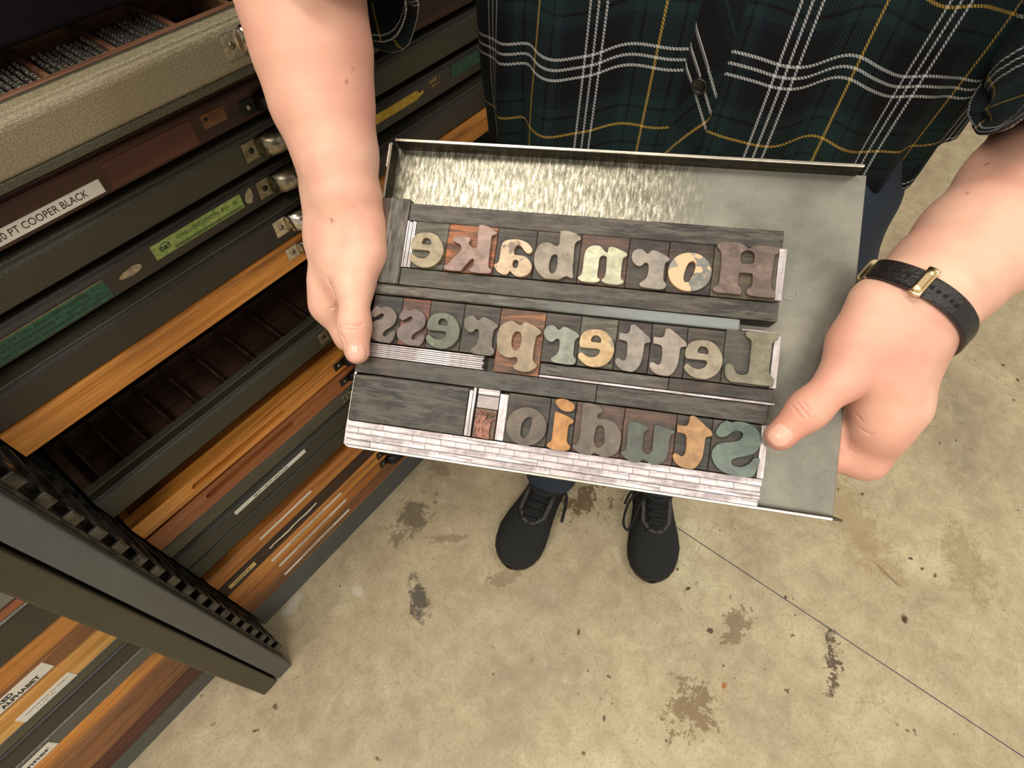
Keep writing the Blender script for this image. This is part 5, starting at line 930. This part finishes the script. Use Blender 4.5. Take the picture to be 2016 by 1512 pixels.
# sleeves, pushed up to the elbow, with a rolled cuff
def resample(pts, n):
    P = np.array(smooth3(pts)); d = np.concatenate([[0], np.cumsum(np.linalg.norm(np.diff(np.vstack([P, P[:1]]), axis=0), axis=1))]); Q = np.vstack([P, P[:1]])
    return np.stack([np.interp(np.linspace(0, d[-1], n, endpoint=False), d, Q[:, i]) for i in range(3)], 1)
def smooth3(pts, sub=6):
    n = len(pts); P = [np.array(p) for p in pts]; out = []
    for i in range(n):
        p0, p1, p2, p3 = P[i-1], P[i], P[(i+1) % n], P[(i+2) % n]
        for k in range(sub):
            s = k/sub; out.append(.5*((2*p1)+(-p0+p2)*s+(2*p0-5*p1+4*p2-p3)*s*s+(-p0+3*p1-3*p2+p3)*s**3))
    return out
def sleeve(hem_pts, elb, sh, side):
    n = 48; h = resample(hem_pts, n); hc = h.mean(0); elb = np.array(elb); sh = np.array(sh)
    rings = []; 
    for t in np.linspace(0, 1, 26):
        if t < .35: k = t/.35; c = hc*(1-k)+elb*k
        else: k = (t-.35)/.65; c = elb*(1-k)+sh*k
        r = .074+.012*t; row = []
        w = max(0, 1-t/.35)**1.0
        for i in range(n):
            v = h[i]-hc; L = np.linalg.norm(v); dirn = v/L
            ax = (sh-elb)/np.linalg.norm(sh-elb) if t > .35 else (elb-hc)/np.linalg.norm(elb-hc)
            d2 = dirn-ax*dirn.dot(ax)*(1-w); d2 /= np.linalg.norm(d2)
            rad = L*w+r*(1-w); wr = .0035*math.sin(t*46+3*math.sin(i*2*PI/n*2+side))*(1 if t > .06 else 0)
            row.append(c+d2*(rad+wr))
        rings.append(row)
    o = uvmesh('sleeve', rings, lambda r, c: (c/n*.42/SU+.3, r*.018/SV*1.1), M['plaid'], shirt, True)
    # cuff: a rolled band that stands proud of the sleeve, folded back on itself
    axis = (elb-hc)/np.linalg.norm(elb-hc); cr = []
    for k, (al, off) in enumerate([(0, .0), (-.004, .004), (-.003, .0085), (.004, .0095), (.014, .0085), (.028, .0095), (.036, .0075), (.040, .001)]):
        row = []
        for i in range(n):
            v = h[i]-hc; d = v/np.linalg.norm(v); row.append(h[i]+axis*al+d*(off+(.0015*math.sin(i*2*PI/n*7+k) if 1 < k < 7 else 0)))
        cr.append(row)
    uvmesh('rolled_cuff', cr, lambda r, c: (c/n*.42/SU+.55, [0, .1, .22, .4, .6, .85, 1.0, 1.05][r]-.35), M['plaid'], o, True)
sleeve(HEM_A, ELB_A, bp(-.20, 0, 1.36), 0)
sleeve(HEM_B, ELB_B, bp(.20, 0, 1.36), 1)
# jeans
jp = [(bp(-.105, .0, .99), bp(-.10, .03, .50), .100, .070), (bp(.105, .0, .99), bp(.118, .045, .86), .096, .086), (bp(.118, .045, .86), bp(.142, .05, .76), .086, .086), (bp(.142, .05, .76), bp(.148, .04, .45), .086, .078), (bp(-.09, 0, .99), bp(.09, 0, .99), .108, .108),
      (bp(-.10, .03, .50), (.522, .264, .08), .070, .056), (bp(.150, .04, .45), (.658, .075, .08), .080, .056)]
fj = lambda P: np.maximum(f_field(P, jp, .02) + .0015*np.sin(P[..., 2]*90+P[..., 0]*30), np.maximum(.085-P[..., 2], P[..., 2]-1.06))
lo, hi = prim_bounds(jp, .02); lo[2] = .06; hi[2] = 1.08
v, f = surf_net(lo, hi, .006, fj); from_pydata('jeans', v, orient(v, f).tolist(), M['denim'], body_o, True)
# shoes
def shoe(ankle, toe, label, mirror):
    ax = Vector((toe[0]-ankle[0], toe[1]-ankle[1], 0)).normalized(); ay = Vector((-ax.y, ax.x, 0)); m = Matrix((ax, ay, (0, 0, 1))).transposed().to_4x4(); m.translation = Vector((ankle[0], ankle[1], 0))
    X = [-.078, -.074, -.06, -.035, 0, .035, .07, .10, .13, .155, .175, .190, .199, .203]
    Wd_ = [.010, .022, .032, .037, .038, .039, .044, .050, .0535, .051, .044, .033, .020, .008]
    Ht = [.060, .088, .098, .100, .098, .094, .080, .066, .056, .050, .045, .038, .030, .022]
    Cy = [0, 0, 0, 0, .001, .002, .003, .004, .004, .002, .001, 0, 0, 0]
    def loft(name, zlo, sc_w, ht, mat, par, e=2.6):
        bm = bmesh.new(); rings = []; n = 24
        for x, w_, h_, cy in zip(X, Wd_, ht, Cy):
            zc = (zlo+h_)/2; hh = (h_-zlo)/2; ring = []
            for k in range(n):
                a = 2*PI*k/n; ca_, sa = math.cos(a), math.sin(a)
                yy = abs(ca_)**(2/e)*(1 if ca_ > 0 else -1); z_ = abs(sa)**(2/e)*(1 if sa > 0 else -1)
                nar = 1-.42*max(0, z_)*min(1, max(0, (h_-.045)/.05))
                ring.append(bm.verts.new((x, (cy*mirror+yy*w_*sc_w*nar), zc+z_*hh)))
            rings.append(ring)
        for a, b in zip(rings[:-1], rings[1:]):
            for k in range(n): bm.faces.new((a[k], a[(k+1) % n], b[(k+1) % n], b[k]))
        bm.faces.new(rings[0][::-1]); bm.faces.new(rings[-1]); bm.transform(m)
        return bm_obj(name, bm, mat, par, True)
    up = loft('shoe', .006, 1.0, Ht, M['shoe'], body_o); up['label'] = label
    loft('sole', .0, 1.05, [.020+.006*(1 if x < 0 else 0)+.006*max(0, (x-.15)/.05) for x in X], M['sole'], up, 3.4)
    tr_ = lambda p: tuple(m @ Vector(p))
    # tongue and padded collar
    bm = bmesh.new(); add_box(bm, (-.006, -.017, .090), (.060, .017, .098), .003, 2)
    for v_ in bm.verts: v_.co.z -= max(0, v_.co.x)*.33
    bm.transform(m); bm_obj('tongue', bm, M['shoe_trim'], up)
    tube('collar', [tr_((.005+.05*math.cos(a), .036*math.sin(a), .094+.006*math.cos(a))) for a in np.linspace(0, 2*PI, 20, endpoint=False)], .0075, M['shoe'], up, 8, True)
    for sgn in (1, -1):
        bm = bmesh.new(); tube_bm(bm, [tr_((.03, .026*sgn, .088)), tr_((.06, .028*sgn, .079)), tr_((.09, .027*sgn, .066)), tr_((.108, .014*sgn, .0635)), tr_((.113, 0, .0625))], .0055, 8, flat_=.6)
        bm_obj('eyelet_stay', bm, M['shoe_trim'], up, True)
    for i in range(5):
        x0 = .035+i*.016; z0 = .0985-i*.0075
        tube('lace', [tr_((x0, -.023, z0-.006)), tr_((x0+.005, -.010, z0+.001)), tr_((x0+.008, .010, z0+.0005)), tr_((x0+.012, .023, z0-.009))], .0022, M['lace'], up, 7)
        tube('lace', [tr_((x0, .023, z0-.006)), tr_((x0+.005, .010, z0+.003)), tr_((x0+.008, -.010, z0+.0025)), tr_((x0+.012, -.023, z0-.009))], .0022, M['lace'], up, 7)
    s = mirror
    def sm(pts): 
        P = [np.array(p) for p in pts]; out = []
        for i in range(len(P)-1):
            p0 = P[max(0, i-1)]; p3 = P[min(len(P)-1, i+2)]
            for k in range(5):
                u = k/5; out.append(.5*((2*P[i])+(-p0+P[i+1])*u+(2*p0-5*P[i]+4*P[i+1]-p3)*u*u+(-p0+3*P[i]-3*P[i+1]+p3)*u**3))
        return out+[P[-1]]
    if s > 0: tube('lace_bow', [tr_(p) for p in sm(((.028, .0, .101), (.030, s*-.030, .095), (.050, s*-.056, .072), (.088, s*-.066, .045), (.104, s*-.056, .036), (.085, s*-.044, .052), (.05, s*-.03, .085), (.03, .002, .102)))], .0030, M['lace'], up, 7)
    tube('lace_bow', [tr_(p) for p in sm(((.026, 0, .101), (.018, s*-.030, .092), (.026, s*-.052, .068), (.050 if s > 0 else .075, s*-.064, .05)))], .0028 if s > 0 else .0036, M['lace'], up, 7)
    for k in range(3):
        bm = bmesh.new(); add_box(bm, (.016+.006*k, -.004, .0975-.002*k), (.0195+.006*k, .004, .0985-.002*k)); bm.transform(m); bm_obj('tongue_tag', bm, M['lead_dull'], up)
shoe((.650, .070), (.482, -.032), 'black knit running shoe with a loose lace loop', 1)
shoe((.515, .262), (.322, .226), 'black knit running shoe pointing outward', -1)

# wristwatch
wt = empty('wristwatch', Matrix.Translation(WATCH_P), 'black leather wristwatch with a gold buckle worn on the wrist at the right', 'watch')
wn = Vector(WATCH_N).normalized(); axis_c = np.array(ARM_B[4][0])*.5+np.array(ARM_B[4][1])*.5
axd = np.array(ARM_B[4][1])-np.array(ARM_B[4][0]); axd = axd/np.linalg.norm(axd)
k_ = (np.array(WATCH_P)-axis_c).dot(np.array(wn))/axd.dot(np.array(wn)); wc = axis_c+axd*k_   # where the arm's axis meets the strap plane
camd = Vector(np.array((-.495, -.162, .853))); e1 = (camd-wn*camd.dot(wn)).normalized(); e2 = wn.cross(e1)
def wr(ang, off, lat):
    d = e1*math.cos(ang)+e2*math.sin(ang); o_ = Vector(wc)+Vector(axd)*0+wn*lat; t_ = .012
    for _ in range(50):
        p = o_+d*t_; s_ = float(fb(np.array(p)[None].astype(np.float32))[0])
        if s_ > -.0002: break
        t_ += max(-s_*.8, .0002)
    return o_+d*(t_+off)-Vector(WATCH_P)
def band(name, a0, a1, half, lo, hi, mat, parent, n=40, closed=False):
    vs, fs = [], []; N_ = n if closed else n+1
    angs = [a0+(a1-a0)*i/n for i in range(N_)]
    for a in angs:
        base = wr(a, 0, 0); dd = (e1*math.cos(a)+e2*math.sin(a))
        for lt, of in ((-half, lo), (-half, hi*.75), (-half*.8, hi), (half*.8, hi), (half, hi*.75), (half, lo)): vs.append(base+wn*lt+dd*of)
    for i in range(N_ if closed else N_-1):
        j = (i+1) % N_
        for k in range(6): fs.append((i*6+k, j*6+k, j*6+(k+1) % 6, i*6+(k+1) % 6))
    if not closed: fs.append(tuple(range(5, -1, -1))); fs.append(tuple((N_-1)*6+k for k in range(6)))
    return from_pydata(name, vs, fs, mat, parent)
st = band('strap', 0, 2*PI, .0068, .0003, .0028, M['strap'], wt, 72, True)
BA = None
def angof(p):
    v = Vector(p)-Vector(wc); return math.atan2(v.dot(e2), v.dot(e1))
a_l, a_m, a_r = angof(WP[0]), angof(WP[1]), angof(WP[2])
sgn = 1 if a_r > a_m else -1
band('strap_overlap', a_m-.02*sgn, a_m-sgn*.85, .0070, .0028, .0050, M['strap'], wt, 22)
for i in range(5):
    a = a_m+sgn*(.20+.135*i); p = wr(a, .0029, 0); dd = e1*math.cos(a)+e2*math.sin(a)
    bm = bmesh.new(); bmesh.ops.create_cone(bm, segments=12, radius1=.0012, radius2=.0012, depth=.0003, cap_ends=True); q = dd.to_track_quat('Z', 'Y').to_matrix().to_4x4(); q.translation = p; bm.transform(q); bm_obj('strap_hole', bm, M['head_dark'], st)
for i in range(2):
    a = a_m-sgn*(.22+.2*i); p = wr(a, .0051, 0); dd = e1*math.cos(a)+e2*math.sin(a)
    bm = bmesh.new(); bmesh.ops.create_cone(bm, segments=12, radius1=.0012, radius2=.0012, depth=.0003, cap_ends=True); q = dd.to_track_quat('Z', 'Y').to_matrix().to_4x4(); q.translation = p; bm.transform(q); bm_obj('strap_hole', bm, M['head_dark'], st)
bm = bmesh.new(); lp = []
for a_, lt in ((a_m-.02*sgn, -.0088), (a_m-.02*sgn, .0088), (a_m+.115*sgn, .0088), (a_m+.115*sgn, -.0088)): lp.append(wr(a_, .0048, 0)+wn*lt)
pts = []
for i in range(4):
    for k in range(5): pts.append(lp[i].lerp(lp[(i+1) % 4], k/5))
tube_bm(bm, pts, .0012, 8, True); bm_obj('buckle', bm, M['gold'], wt, True)
for off_ in (.0058,):
    bm = bmesh.new(); tube_bm(bm, [wr(a_m+sgn*.03, off_, 0)+wn*(l_) for l_ in (-.0085, -.004, .0, .004, .0085)], .0022, 8, flat_=.35); bm_obj('buckle_bar', bm, M['gold'], wt, True)
cd_ = -(e1*math.cos(a_m)+e2*math.sin(a_m)); ao = a_m+PI
pc = wr(ao, .004, 0); q = cd_.to_track_quat('Z', 'Y').to_matrix().to_4x4(); q.translation = pc
bm = bmesh.new(); bmesh.ops.create_cone(bm, segments=36, radius1=.0125, radius2=.0115, depth=.0065, cap_ends=True); bm.transform(q); wcse = bm_obj('watch_case', bm, M['gold'], wt)
bm = bmesh.new(); bmesh.ops.create_cone(bm, segments=36, radius1=.0105, radius2=.0105, depth=.0004, cap_ends=True); q2 = q.copy(); q2.translation = pc+cd_*.0034; bm.transform(q2); bm_obj('dial', bm, M['label_white'], wcse)
ag = a_m-sgn*1.0; band('lug', ag, ag-sgn*.07, .0076, .0028, .0052, M['gold'], wt, 4)
